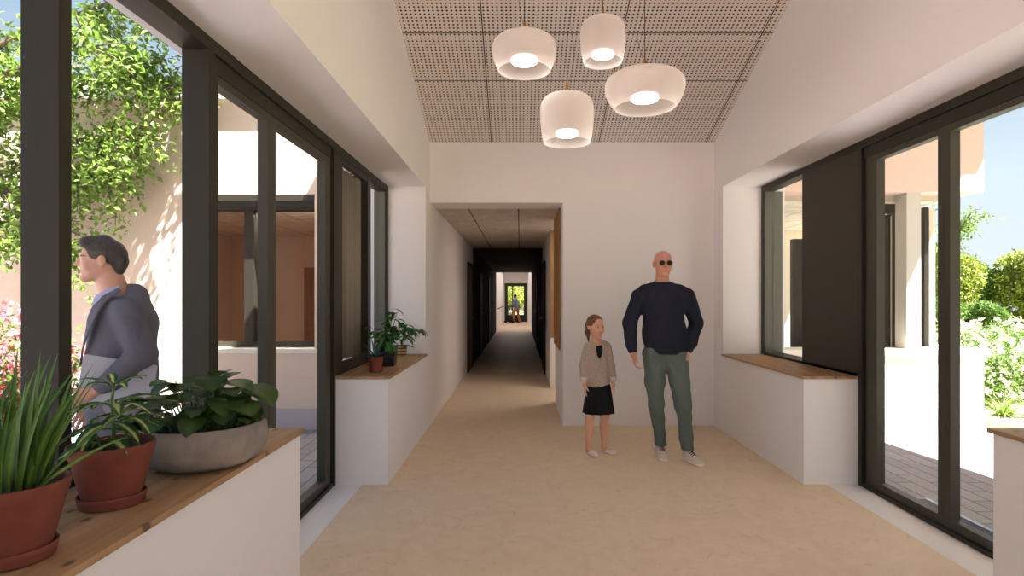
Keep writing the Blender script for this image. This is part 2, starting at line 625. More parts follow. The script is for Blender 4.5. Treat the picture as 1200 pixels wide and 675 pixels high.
for k, y in enumerate((11.0, 16.0)):
    corridor_door(.48 - .0155, y, -1, dn[(k, -1)])
# unseen lamps added to brighten the far end
for k, y in enumerate((26.5, 29.5, 32.5)):
    t = empty('fill_light', (-.265, y, 3.0))
    b = MB(); b.box(-.31, .31, -.61, .61, -.03, 0); b.build('lamp_housing', M_trimw, t)
    b = MB(); b.box(-.28, .28, -.58, .58, -.034, -.0301)
    b.build('diffuser', mat('lit diffuser', (1, .95, .9), .5, emit=((1, .90, .85), 3.0)), t)
    tag(t, ['nearest', 'middle', 'farthest'][k] + ' unseen lamp added to brighten the far end of the corridor', 'ceiling light', 'added corridor lamps')
t = empty('fill_light', (1.25, 8.68, 2.52))  # lamp added out of view to brighten passage and corridor
b = MB(); b.box(-.5, .5, -.16, .16, -.03, 0); b.build('lamp_housing', M_trimw, t)
b = MB(); b.box(-.48, .48, -.14, .14, -.034, -.0301); b.build('diffuser', mat('lit strip diffuser', (1, .95, .9), .5, emit=((1, .92, .82), 5.5)), t)
tag(t, 'unseen lamp added in the side passage behind the timber panels', 'ceiling light')
# far end wall and glazed door
b = MB()
b.box(XL, -.92, 35.0, 35.4, 0, 3.0); b.box(.40, .48, 35.0, 35.4, 0, 3.0); b.box(-.92, .40, 35.0, 35.4, 2.3, 3.0)
struct(b.build('wall_end', M_wall))
t = empty('door_3', (-.26, 35.05, 0)); struct(t)
b = MB()
b.box(-.66, -.56, 0, .12, 0, 2.3); b.box(.56, .66, 0, .12, 0, 2.3); b.box(-.56, .56, 0, .12, 2.12, 2.3); b.box(-.56, .56, 0, .12, 0, .08)
b.build('door_frame', M_frame_d, t)
b = MB()
b.box(-.56, -.48, .02, .09, .08, 2.12); b.box(.48, .56, .02, .09, .08, 2.12); b.box(-.22, -.15, .02, .09, .08, 2.12); b.box(-.48, .48, .02, .09, .08, .42)
b.build('door_leaf', M_frame_d, t)
b = MB(); b.box(-.48, .48, .05, .06, .42, 2.12); b.build('glass_pane', M_glass, t)
b = MB(); b.tube([(0, 25.8, .95), (0, 34.0, .95)], .02, 8)
h = b.build('handrail', M_frame, loc=(XL + .06, 0, 0)); tag(h, 'grey handrail along the left wall at the bright corridor end', 'handrail')
for y in (26, 28, 30, 32, 33.8):
    b2 = MB(); b2.tube([(-.059, y, .95), (0, y, .95)], .012, 6); b2.build('bracket', M_frame, h)

# ---------------------------------------------------------------- glazing
def P(px, X):
    """depth of picture column px on the plane x = X"""
    return X * FPX / (px - VX)

def side_glazing(s):
    """s=-1 left, +1 right. All frames are built at x = fx going outwards by s"""
    fx = FL if s < 0 else FR
    def bx(b, d0, d1, y0, y1, z0, z1):
        xa, xb = fx + s * d0, fx + s * d1
        b.box(min(xa, xb), max(xa, xb), y0, y1, z0, z1)
    if s < 0:
        yj = (4.44, 4.60); ym = (3.343, 3.449); ys = (4.33, 4.44); y0, y1 = 2.672, 2.779; ypan = (4.60, 5.45); ymul = (5.45, 5.56)
    else:
        yj = (4.42, 4.50); ym = (3.556, 3.67); ys = (4.294, 4.42); y0, y1 = 2.672, 2.779; ypan = (4.50, 5.386); ymul = None
    n = 1 if s < 0 else 2
    # ---- head and structural posts
    d = empty('window_%d' % (n + 2), (0, 0, 0)); struct(d)
    b = MB()
    bx(b, 0, .126, YB, 6.30, 2.56, SOF)
    b.build('head_beam', M_frame, d, bevel=.002)
    for (a, c, dd) in ((-1.45, -1.33, .126), (.1, .15, .126), (P(25, FL) * 0 + 1.80, 1.852, .118), (2.672, 2.725, .126)):
        b = MB(); bx(b, 0, dd, a, c, SILL + .001 if c < 2.69 else .0, 2.56); b.build('post', M_frame, d, bevel=.002)
    b = MB(); bx(b, .005, .10, YB, 2.672, SILL + .001, SILL + .05); b.build('bottom_rail', M_frame, d)
    b = MB(); bx(b, .05, .06, YB, 2.66, SILL + .05, 2.56); b.build('glass_pane', M_glass, d)
    # ---- sliding door
    d = empty('door_%d' % n, (0, 0, 0)); struct(d)
    b = MB()
    bx(b, .015, .09, 2.725, 4.44, 2.48, 2.56); bx(b, .0, .09, 2.725, 4.44, 0.002, .03)
    bx(b, .015, .09, 2.725, y1, .03, 2.48)
    b.build('door_frame', M_frame, d, bevel=.002)
    b = MB(); bx(b, 0, .126, yj[0] + .03, yj[1] if s < 0 else 4.50, 0.002 if s > 0 else .002, 2.56)
    if s < 0:
        b = MB(); bx(b, 0, .126, 4.455, 4.5045, .002, 2.56); bx(b, 0, .126, 4.5045, 4.60, SILL + .001, 2.56)
    b.build('jamb', M_frame, d, bevel=.002)
    b = MB(); bx(b, .03, .09, yj[0], yj[0] + .03, .03, 2.48); b.build('seal', M_frame_d, d)
    for (a, c) in ((y1, (ym[0] + ym[1]) / 2), ((ym[0] + ym[1]) / 2, ys[1])):
        b = MB()
        l = .0535
        bx(b, .02, .082, a, c, .03, .085); bx(b, .02, .082, a, c, 2.44, 2.48)
        bx(b, .02, .082, c - l if c < 4 else ys[0], c, .085, 2.44)
        bx(b, .02, .082, a, a + (l if a > 3 else .012), .085, 2.44)
        lf = b.build('door_leaf', M_leaf_f, d, bevel=.002)
        b = MB(); bx(b, .045, .055, a, c, .085, 2.44); b.build('glass_pane', M_glass, lf)
    # ---- fixed window beyond
    d = empty('window_%d' % n, (0, 0, 0)); struct(d)
    dep = .145 if s < 0 else .21
    b = MB(); b2 = MB()
    bx(b, .0, .03, 6.262, 6.2995, SILL + .001, 2.56)
    bx(b2, .03, dep, 6.262, 6.2995, SILL + .001, 2.56)
    bx(b, .0, .05, ypan[0], 6.262, SILL + .001, SILL + .022)
    bx(b, .06, dep, ypan[0], 6.262, SILL + .001, SILL + .016)
    b.build('window_frame', M_frame, d)
    b2.build('reveal_lining', M_reveal, d)
    if s < 0:
        b = MB(); bx(b, 0, .145, ymul[0], ymul[1], SILL + .001, 2.56); b.build('mullion', M_frame, d)
        b = MB(); bx(b, .005, .03, ypan[0], ypan[0] + .09, SILL + .02, 2.56); bx(b, .005, .03, ypan[0] + .09, ypan[1], SILL + .02, SILL + .09); bx(b, .005, .03, ypan[0] + .09, ypan[1], 2.50, 2.56)
        b.build('panel_frame', M_frame, d)
        # fluted panel: vertical rounded ribs
        b = MB()
        yy = [ypan[0] + .09 + i * (ypan[1] - ypan[0] - .09) / 96 for i in range(97)]
        v = []; f = []
        for y in yy:
            ph = (y - ypan[0]) / .10 * 2 * math.pi
            dx = .088 + .042 * math.sin(ph) + .010 * math.sin(ph * .37 + 1)
            for z in (SILL + .09, 2.50):
                v.append((fx + s * dx, y, z))
        for i in range(96):
            f.append((2 * i, 2 * i + 1, 2 * i + 3, 2 * i + 2))
        b.add(v, f)
        b.build('pleated_curtain', mat('taupe curtain', srgb(150, 137, 122), .9, spec=.1), d, smooth=True, solidify=.003)
        b = MB(); bx(b, .022, .028, ypan[0] + .09, ypan[1], SILL + .09, 2.50); b.build('glass_pane', M_glass, d)
    else:
        b = MB(); bx(b, 0, .20, ypan[0], ypan[1], SILL + .001, 2.56); b.build('solid_panel', M_panel, d)
    b = MB(); bx(b, .10, .11, ypan[1], 6.262, SILL + .016, 2.56); b.build('glass_pane', M_glass, d)
side_glazing(-1)
side_glazing(1)

# ================================================================== OUTSIDE
YW = 6.5          # facades of the two wings
b = MB(); b.box(-14, -1.54, -6, 6.5, -.3, -.02)
struct(b.build('ground_left', M_pave))
b = MB(); b.box(2.71, 5.6, -6, 6.5, -.3, -.02)
struct(b.build('ground_right', M_pave))
b = MB(); b.box(5.6, 7.6, -6, 16, -.3, -.025); struct(b.build('path', M_path))
b = MB(); b.box(-60, 60, -40, 80, -.6, -.31); struct(b.build('ground_far', mat('pale dry ground', srgb(178, 156, 142), .9, noise=(3, .15))))
b = MB(); b.box(7.6, 60, -30, 60, -.31, -.03); b.box(-5, 6, 36.5, 60, -.309, -.05); b.box(5.13, 5.6, 6.5, 16, -.31, -.03)
struct(b.build('lawn', M_grass))

def wing_shell(b, x0, x1, wx0, wx1, zs, zh, ztop, open_to=None):
    """facade with one long window opening"""
    b.box(x0, wx0, YW, YW + .3, .21, ztop)
    if wx1 < x1:
        b.box(wx1, x1, YW, YW + .3, .21, ztop)
    b.box(wx0, wx1, YW, YW + .3, zh, ztop)
    b.box(wx0, wx1, YW, YW + .3, .21, zs)

# ---- left wing
bl = empty('building', (-4, YW, 0))
tag(bl, 'cream rendered wing seen through the left glazing, dark framed window over a pink base', 'building', 'neighbouring wings of the building')
def part(bm, name, m, parent, **k):
    o = bm.build(name, m, parent, **k)
    o.location = -parent.location
    return o
b = MB(); wing_shell(b, -14, OL - .001, -3.55, -2.27, .82, 2.56, 3.60); b.box(-14, -1.5, 11.5, 11.8, 0, 3.6)
part(b, 'wall', M_stucco, bl)
b = MB(); b.box(-14, OL - .001, YW - .02, YW + .3, -.02, .21); part(b, 'plinth', M_plinth, bl)
b = MB(); b.box(-14.1, OL - .001, YW - .10, YW + .5, 3.60, 3.82); part(b, 'cornice', M_cream, bl)
b = MB(); b.box(-14, XL - .36, YW + .5, 12, 3.5, 3.6); part(b, 'roof', M_cream, bl)
b = MB(); b.box(-3.60, -2.20, YW - .03, YW + .31, .82, .865); part(b, 'window_ledge', M_sillm, bl)
wf = empty('window_frame', (0, 0, 0)); wf.parent = bl; wf.location = -bl.location
b = MB(); b.box(-3.55, -2.27, YW - .01, YW + .05, 2.50, 2.57); b.box(-3.55, -2.27, YW + .05, YW + .10, 2.44, 2.50)
b.box(-3.55, -2.27, YW + .22, YW + .29, .87, .93); b.box(-3.13, -3.02, YW + .18, YW + .29, .93, 2.44); b.box(-2.33, -2.27, YW + .18, YW + .29, .93, 2.44); b.box(-3.55, -3.49, YW + .18, YW + .29, .93, 2.44)
b.box(-3.55, -2.27, YW + .1, YW + .3, 2.42, 2.56)
bpy.data.objects.remove(wf)
part(b, 'window_frame', M_frame, bl)
b = MB(); b.box(-3.5, -2.32, YW + .23, YW + .24, .93, 2.44); part(b, 'glass_pane', M_glass, bl)
b = MB(); b.box(-5.2, -5.0, YW + .3, 11.5, 0, 2.5); b.box(-5.2, -2.6, 10.2, 10.4, 0, 2.5); b.box(-1.50, -1.4, 7.06, 11.5, 0, 2.6); b.box(-5.2, -1.4, YW + .3, 11.5, -.02, 0.05)
part(b, 'room_wall', M_brown_room, bl)
b = MB(); b.box(-5.2, -1.4, YW + .3, 11.5, 2.5, 2.6); part(b, 'room_ceiling', M_room_ceil, bl)
b = MB(); b.box(-3.72, -3.0, 10.14, 10.2, .05, 1.95); part(b, 'inner_door', M_wood3, bl)

b = MB(); b.box(-3.4, -2.3, 6.83, 6.96, 2.47, 2.4995); part(b, 'fill_strip', mat('fill strip glow', (1, .9, .8), .5, emit=((1, .86, .74), 22.0)), bl)  # glowing strip added behind the window head, unseen, to brighten the room
# ---- right wing : deep fascia carried over a recessed glazed front
br = empty('building', (4, YW, 0))
tag(br, 'pinkish rendered wing outside the right glazing with deep fascia over a low wall', 'building', 'neighbouring wings of the building')
b = MB(); b.box(OR + .001, 5.12, YW, YW + .25, 2.60, 3.62); b.box(4.87, 5.12, YW + .25, 10, 2.60, 3.62)
part(b, 'fascia', M_stucco_p, br)
b = MB(); b.box(OR + .001, 5.12, YW, YW + .28, .21, .80); b.box(4.9, 5.12, YW + .28, 10, .21, .80)
part(b, 'low_wall', M_cream, br)
b = MB(); b.box(OR + .001, 5.13, YW - .01, YW + .28, -.02, .21); b.box(4.9, 5.13, YW + .28, 10, -.02, .21); part(b, 'plinth', M_plinth, br)
b = MB(); b.box(OR + .001, 5.16, YW - .03, YW + .31, .80, .86); b.box(4.88, 5.16, YW + .31, 10, .80, .86); part(b, 'coping', M_sillm, br)
b = MB(); b.box(OR + .001, 5.45, YW - .25, 10.4, 3.62, 3.80); part(b, 'roof', mat('tan roof edge', srgb(215, 190, 150), .8), br)
b = MB(); b.box(OR + .001, 4.87, YW + .25, 10, 2.55, 2.60); part(b, 'loggia_soffit', mat('grey beige soffit', srgb(190, 180, 160), .8), br)
b = MB(); b.box(4.30, 4.46, YW + .05, YW + .25, .86, 2.60); part(b, 'column', mat('pale grey column', srgb(192, 190, 182), .7), br)
def pX(px, Y):
    return (px - VX) / FPX * Y
b = MB()
for (p0, p1, Y, d, z1) in ((1058, 1065, 6.85, .2, 2.5), (1041, 1045, 7.2, .1, 2.45), (1083.5, 1088, 6.95, .12, 2.5), (1030, 1034, 7.0, .1, 2.5)):
    b.box(pX(p0, Y), pX(p1, Y), Y, Y + d, .3, z1)
b.box(3.95, 4.62, 6.9, 7.0, 2.42, 2.54)
part(b, 'window_frame', M_frame, br)
b = MB()
b.box(pX(1046, 7.1), pX(1057, 7.1), 7.1, 7.14, .3, 2.42); b.box(pX(1035, 7.3), pX(1040, 7.3), 7.3, 7.34, .3, 2.42); b.box(pX(1089, 7.0), pX(1096, 7.0), 7.0, 7.04, .3, 2.5)
part(b, 'white_panel', mat('off white panel', srgb(210, 200, 182), .7), br)
b = MB(); b.box(2.9, 4.9, 9.6, 9.8, 0, 2.53); b.box(OR - .1, OR, 7.06, 11, 0, 2.55); b.box(3.16, 3.22, 7.9, 9.6, 0, 2.53); part(b, 'room_wall', mat('pale room wall', srgb(226, 214, 198), .8), br)
b = MB(); b.box(OR + .001, 4.86, 6.8, 9.8, 2.53, 2.548); part(b, 'room_ceiling', M_room_ceil, br)
b = MB(); b.box(pX(930, 7.7), pX(946, 7.7), 7.7, 7.8, .3, 2.2); part(b, 'inner_door', M_frame, br)
b = MB(); b.box(OR, 4.87, 6.78, 11, -.02, .3); part(b, 'room_floor', mat('dark room floor', srgb(120, 125, 125), .5), br)

# ---- canopy over the right terrace (its shadow lies on the paving and on the fascia)
b = MB(); b.prism_xy([(OR + .021, -3.0), (6.6, -3.0), (5.43, 6.24), (OR + .021, 6.24)], 3.90, 4.05)
tag(b.build('canopy', M_cream), 'flat cream canopy roof above the terrace outside the right glazing', 'canopy')
# drain channels
def drain(x0, x1, y0, y1, label):
    t = empty('drain_channel', ((x0 + x1) / 2, (y0 + y1) / 2, -.02))
    w, l = (x1 - x0) / 2, (y1 - y0) / 2
    b = MB(); b.box(-w, -w + .012, -l, l, 0, .012); b.box(w - .03, w, -l, l, 0, .012); b.box(-w, w, -l - .012, -l, 0, .012); b.box(-w, w, l, l + .012, 0, .012)
    b.build('rim', mat('galvanised steel', srgb(150, 152, 165), .4, metal=.6), t)
    b = MB(); b.box(-w, w, -l, l, 0, .001); b.build('trough', M_black, t)
    b = MB(); k = int(2 * l / .022)
    for i in range(k):
        y = -l + (i + .5) * 2 * l / k
        b.box(-w + .012, w - .03, y - .004, y + .004, .002, .010)
    b.build('grate', mat('dark blue grate', srgb(60, 64, 82), .4, metal=.5), t)
    tag(t, label, 'drain', 'drain grates outside the doors')
drain(2.76, 2.93, 2.6, 4.22, 'slotted metal drain channel in the paving outside the right door')
drain(-1.74, -1.60, 2.6, 4.3, 'slotted metal drain channel in the paving outside the left door')

# ---- garden wall behind the camera side keeps the courtyards closed
# ================================================================== PENDANTS
def frosted():
    m = bpy.data.materials.new('frosted glass')
    m.use_nodes = True
    nt = m.node_tree
    nt.nodes.clear()
    o = nt.nodes.new('ShaderNodeOutputMaterial')
    t = nt.nodes.new('ShaderNodeBsdfTransparent'); t.inputs[0].default_value = (.97, .94, .92, 1)
    l = nt.nodes.new('ShaderNodeBsdfTranslucent'); l.inputs[0].default_value = (.95, .91, .88, 1)
    df = nt.nodes.new('ShaderNodeBsdfDiffuse'); df.inputs[0].default_value = (.95, .91, .88, 1)
    a = nt.nodes.new('ShaderNodeMixShader'); a.inputs[0].default_value = .5
    c = nt.nodes.new('ShaderNodeMixShader'); c.inputs[0].default_value = .36
    lw = nt.nodes.new('ShaderNodeLayerWeight'); lw.inputs[0].default_value = .35
    mr = nt.nodes.new('ShaderNodeMapRange'); mr.inputs[3].default_value = .27; mr.inputs[4].default_value = .8
    nt.links.new(lw.outputs['Facing'], mr.inputs[0]); nt.links.new(mr.outputs[0], c.inputs[0])
    nt.links.new(l.outputs[0], a.inputs[1]); nt.links.new(df.outputs[0], a.inputs[2])
    nt.links.new(t.outputs[0], c.inputs[1]); nt.links.new(a.outputs[0], c.inputs[2])
    nt.links.new(c.outputs[0], o.inputs[0])
    return m
M_frost = frosted()
M_led = mat('lit lamp disc', (1, .97, .92), .5, emit=((1, .95, .92), 5.2))
M_cord = mat('dark cord', (.05, .045, .04), .6)
def pendant(px, Y, W, y_top, y_bot, y_disc, wd, label, slack, rn=2.3, rb=.82):
    X = pX(px, Y)
    zt = EYE + (VY - y_top) / FPX * (Y - W * .12)
    zb = EYE + (VY - y_bot) / FPX * (Y + W / 2 * .9)
    zd = EYE + (VY - y_disc) / FPX * Y
    H = zt - zb
    R = W / 2
    t = empty('pendant_lamp', (X, Y, zb))
    prof = []
    n = 22
    for i in range(n + 1):
        q = i / n
        a = .48
        if q < a:
            u = 1 - q / a
            r = R * (1 - u ** rn) ** (1 / rn)
        else:
            u = (q - a) / (1 - a)
            r = R * (1 - (1 - rb) * u ** 2.2)
        prof.append((max(r, .012), H * (1 - q ** 1.25)))
    inner = [(max(r - .004, .008), z - (.004 if i < 4 else 0)) for i, (r, z) in enumerate(prof)][::-1]
    b = MB(); b.lathe(prof + [(prof[-1][0] - .002, -.003)] + inner + [prof[0]], n=56); b.build('lamp_shade', M_frost, t, smooth=True)
    hd = zd - zb
    b = MB(); b.lathe([(.0, .016), (wd / 2 * .95, .014), (wd / 2, .006), (wd / 2, -.004), (wd / 2 * .97, -.008)], (0, 0, hd), 40)
    b.build('disc_housing', mat('softly lit lamp top', (.85, .83, .8), .4, emit=((1, .95, .92), .9)), t, smooth=True)
    b = MB(); b.lathe([(wd / 2 * .97, -.0081), (wd / 2 * .9, -.014), (0.0001, -.016)], (0, 0, hd), 40); b.build('light_disc', M_led, t, smooth=True)
    b = MB(); b.tube([(0, 0, hd + .016), (0, 0, H)], .004, 8); b.build('inner_rod', mat('grey rod', (.4, .38, .35), .4), t)
    b = MB(); b.tube([(0, 0, H - .004), (0, 0, H + .02), (0, 0, H + .07), (0, 0, H + .085)], [.012, .010, .010, .005], 12); b.build('brass_stem', M_brass, t, smooth=True)
    zcl = zc(Y) - zb
    b = MB(); b.tube([(0, 0, H + .08), (0, 0, zcl)], .0028, 6); b.build('cord', M_cord, t)
    b = MB(); pts = []
    for i in range(17):
        q = i / 16
        z = H + .03 + q * (min(zcl, H + .95) - H - .03)
        pts.append((slack * math.sin(q * math.pi) * (1 + .5 * math.sin(q * 9)), .01, z))
    b.tube(pts, .0013, 5); b.build('slack_wire', M_cord, t)
    b = MB(); b.lathe([(.0, .0), (.045, 0), (.045, -.02), (.0, -.022)], (0, 0, zcl), 24); b.build('ceiling_rose', mat('white lamp metal', (.85, .83, .8), .4), t)
    tag(t, label, 'pendant lamp', 'frosted glass pendant lamps')
pendant(614.5, 3.9, .424, 37, 95, 71, .18, 'wide frosted glass pendant lamp, leftmost of the cluster of four', -.04)
pendant(664.5, 4.1, .374, 108, 174, 156.5, .16, 'tall frosted glass pendant lamp hanging lowest in front of the far wall', .05, 2.7, .88)
pendant(706.5, 4.2, .323, 19, 82, 64, .16, 'narrowest frosted glass pendant lamp hanging highest of the cluster', .0, 2.7, .86)
pendant(755.5, 3.8, .512, 79, 139, 115, .18, 'broadest and flattest frosted glass pendant lamp, rightmost of the cluster', -.05, 2.0, .76)
# ================================================================== PLANTS
def leaf(mb, base, d, up, L, Wd, droop=.6, fold=.25, n=6, mi=0, shape=1.0, wave=0.0):
    """one blade: starts at base along d, bends downwards, mid-rib fold; uv.x across, uv.y along"""
    d = Vector(d).normalized(); up = Vector(up)
    side = d.cross(up)
    if side.length < 1e-4:
        side = Vector((1, 0, 0))
    side.normalize()
    nrm = side.cross(d).normalized()
    p = Vector(base); v = []; uv = []; f = []
    step = L / n
    for i in range(n + 1):
        t = i / n
        w = Wd * .5 * (math.sin(math.pi * min(1, t ** shape)) ** .75 if 0 < t < 1 else (.06 if t == 0 else .02))
        fo = nrm * (w * fold)
        wv = nrm * (wave * math.sin(t * 14))
        v += [p - side * w + fo + wv, p, p + side * w + fo - wv]
        uv += [(0, t), (.5, t), (1, t)]
        ang = -droop / n
        q = Matrix.Rotation(ang, 3, side)
        d = q @ d; nrm = q @ nrm
        p = p + d * step
    for i in range(n):
        a = 3 * i
        f += [(a, a + 1, a + 4, a + 3), (a + 1, a + 2, a + 5, a + 4)]
    mb.add(v, f, mi, uv)

def leaf_mat(name, edge, mid=None, rough=.45, transl=.25, spread=.25, vein=.0, var=.25):
    """leaf colour; mid = colour of the centre of the blade, from the uv across the blade"""
    m = bpy.data.materials.new(name)
    m.use_nodes = True
    nt = m.node_tree
    p = nt.nodes['Principled BSDF']
    out = nt.nodes['Material Output']
    p.inputs['Roughness'].default_value = rough
    p.inputs['Specular IOR Level'].default_value = .35
    oi = nt.nodes.new('ShaderNodeNewGeometry')
    nzr = nt.nodes.new('ShaderNodeHueSaturation')
    mr = nt.nodes.new('ShaderNodeMapRange')
    mr.inputs[3].default_value = 1 - var; mr.inputs[4].default_value = 1 + var
    nt.links.new(oi.outputs['Random Per Island'], mr.inputs[0])
    nt.links.new(mr.outputs[0], nzr.inputs['Value'])
    if mid:
        tc = nt.nodes.new('ShaderNodeTexCoord')
        sp = nt.nodes.new('ShaderNodeSeparateXYZ')
        nt.links.new(tc.outputs['UV'], sp.inputs[0])
        a = nt.nodes.new('ShaderNodeMath'); a.operation = 'SUBTRACT'; a.inputs[1].default_value = .5
        b = nt.nodes.new('ShaderNodeMath'); b.operation = 'ABSOLUTE'
        nz = nt.nodes.new('ShaderNodeTexNoise'); nz.inputs['Scale'].default_value = 60
        c = nt.nodes.new('ShaderNodeMath'); c.operation = 'MULTIPLY_ADD'; c.inputs[1].default_value = .35; 
        cr = nt.nodes.new('ShaderNodeValToRGB')
        cr.color_ramp.elements[0].position = spread; cr.color_ramp.elements[0].color = (*mid, 1)
        cr.color_ramp.elements[1].position = spread + .14; cr.color_ramp.elements[1].color = (*edge, 1)
        nt.links.new(sp.outputs[0], a.inputs[0]); nt.links.new(a.outputs[0], b.inputs[0])
        nt.links.new(tc.outputs['Object'], nz.inputs['Vector']); nt.links.new(nz.outputs['Fac'], c.inputs[0]); nt.links.new(b.outputs[0], c.inputs[2])
        nt.links.new(c.outputs[0], cr.inputs[0]); nt.links.new(cr.outputs[0], nzr.inputs['Color'])
    else:
        nzr.inputs['Color'].default_value = (*edge, 1)
    nt.links.new(nzr.outputs[0], p.inputs['Base Color'])
    tr = nt.nodes.new('ShaderNodeBsdfTranslucent')
    ms = nt.nodes.new('ShaderNodeMixShader'); ms.inputs[0].default_value = transl
    nt.links.new(nzr.outputs[0], tr.inputs[0]); nt.links.new(p.outputs[0], ms.inputs[1]); nt.links.new(tr.outputs[0], ms.inputs[2])
    nt.links.new(ms.outputs[0], out.inputs[0])
    return m
L_strap = leaf_mat('strap leaf green', srgb(82, 116, 50), srgb(108, 142, 62), var=.3)
L_varieg = leaf_mat('variegated leaf', srgb(48, 88, 42), srgb(200, 214, 130), spread=.27, var=.15)
L_dark = leaf_mat('dark round leaf', srgb(60, 84, 34), srgb(74, 100, 44), var=.4, rough=.4)
L_blue = leaf_mat('blue green aloe leaf', srgb(58, 96, 92), srgb(74, 112, 104), var=.25)
L_mid = leaf_mat('glossy mid green leaf', srgb(50, 100, 44), srgb(80, 132, 62), var=.4)
L_tree = leaf_mat('sunlit tree leaf', srgb(122, 150, 62), None, transl=.4, var=.4)
L_hedge = leaf_mat('hedge leaf', srgb(112, 142, 66), None, transl=.3, var=.45)
L_hedge2 = leaf_mat('yellow green shrub leaf', srgb(150, 160, 70), None, transl=.3, var=.45)
L_pink = leaf_mat('pink blossom', srgb(232, 140, 150), None, transl=.3, var=.4)
L_white = leaf_mat('white blossom', srgb(235, 232, 215), None, transl=.3, var=.2)
L_grass = leaf_mat('fresh grass blade', srgb(140, 170, 80), None, transl=.3, var=.35)
M_bark = mat('grey brown bark', srgb(96, 80, 64), .9, noise=(20, .4, (1, 1, .2)), bump=(30, .6, .02))
M_stem = mat('green stem', srgb(80, 112, 52), .6)
M_terra = mat('terracotta', srgb(124, 66, 53), .75, noise=(9, .22), bump=(60, .15, .004), spec=.3)
M_soil = mat('dark potting soil', srgb(66, 60, 58), .95, noise=(90, .6), bump=(120, 1.0, .01))
M_conc = mat('grey concrete', srgb(142, 132, 124), .8, noise=(14, .22), bump=(40, .2, .004))
M_blackpot = mat('black glazed pot', srgb(24, 26, 28), .35)

rnd = random.Random(7)
def soil_disc(b, r, z, n=36):
    b.lathe([(r, z), (r * .6, z + .004), (r * .3, z + .008), (.0005, z + .006)], n=n)
def terra_pot(t, R, H, rb, saucer=True, n=48):
    zs = .008
    b = MB()
    b.lathe([(.001, zs), (rb, zs), (rb + (R - rb) * .80, H * .80), (R * .955, H * .82), (R * .985, H * .90), (R, H * .96), (R * .995, H), (R * .95, H + .001), (R * .90, H * .97), (R * .86, H * .80), (R * .80, H * .74)], n=n)
    b.build('pot', M_terra, t, smooth=True)
    if saucer:
        b = MB()
        rs = rb * 1.19
        b.lathe([(.001, 0), (rb * 1.02, 0), (rs * .97, .004), (rs, .02), (rs * 1.03, .03), (rs * 1.01, .034), (rs * .97, .032), (rs * .93, .012), (.001, .008)], n=n)
        b.build('saucer', M_terra, t, smooth=True)
    b = MB(); soil_disc(b, R * .87, H * .86); b.build('soil', M_soil, t, smooth=True)

# strap leaved plant, nearest the camera
t = empty('potted_plant', (-1.169, 1.353, SILL))
terra_pot(t, .112, .178, .072)
b = MB()
for i in range(44):
    a = rnd.uniform(0, 2 * math.pi); r = .062 * math.sqrt(rnd.random())
    lean = rnd.uniform(.02, .22)
    d = (math.cos(a) * lean, math.sin(a) * lean, 1)
    L = rnd.uniform(.20, .34)
    leaf(b, (r * math.cos(a), r * math.sin(a), .15), d, (math.sin(a), -math.cos(a), 0) if rnd.random() < .4 else (0, -1, .1), L, rnd.uniform(.016, .026), rnd.choice((.1, .2, .3, .5, .9)), .35, 9, 0, .55)
for (dx, dy, dz, L, w, dr) in ((.30, .1, 1, .30, .008, .35), (.42, -.05, 1, .30, .007, .4), (.62, .1, .9, .28, .008, .9), (.9, .0, .9, .24, .009, 1.4), (.2, .2, 1, .32, .009, .3)):
    leaf(b, (.05, .0, .15), (dx, dy, dz), (0, -1, .2), L, w, dr, .3, 10, 0, .6)
b.build('foliage', L_strap, t, uv=True, smooth=True)
tag(t, 'terracotta pot of upright strappy green leaves, cut by the lower left picture corner', 'potted plant')

# variegated plant
t = empty('potted_plant', (-1.19, 1.718, SILL))
terra_pot(t, .111, .178, .071)
b = MB(); f = MB()
b.tube([(.0, 0, .14), (.004, .0, .22), (-.002, .0, .30), (.004, 0, .335)], [.007, .006, .005, .003], 8)
b.tube([(.02, .01, .14), (.035, .01, .20), (.045, .005, .25)], [.005, .004, .003], 8)
b.tube([(-.02, -.01, .14), (-.03, -.015, .19), (-.045, -.01, .215)], [.005, .004, .003], 8)
def whorl(c, n, L, W_, el, dr, a0):
    for i in range(n):
        a = a0 + i * 2 * math.pi / n + rnd.uniform(-.2, .2)
        e = el + rnd.uniform(-.15, .15)
        d = Vector((math.cos(a) * math.cos(e), math.sin(a) * math.cos(e), math.sin(e)))
        ln = L * rnd.uniform(.85, 1.15)
        q = Vector(c) + d * .018
        b.tube([Vector(c), q], [.002, .0015], 5)
        leaf(f, q, d, (0, 0, 1), ln, W_ * rnd.uniform(.85, 1.1), dr, .3, 8, 0, .8, .0008)
whorl((.004, 0, .335), 6, .085, .030, .65, .9, .3)
whorl((.0, 0, .285), 7, .115, .036, .35, .9, .0)
whorl((0, 0, .235), 6, .12, .042, .1, .8, .5)
whorl((.045, .005, .25), 5, .10, .036, .2, .9, -.4)
whorl((-.045, -.01, .215), 5, .105, .042, .0, .7, 2.6)
whorl((.0, -.02, .19), 4, .10, .046, -.1, .6, -2.0)
b.build('stem', M_stem, t, smooth=True); f.build('foliage', L_varieg, t, uv=True, smooth=True)
tag(t, 'terracotta pot of yellow and green variegated leaves standing in a saucer on the pine sill', 'potted plant')

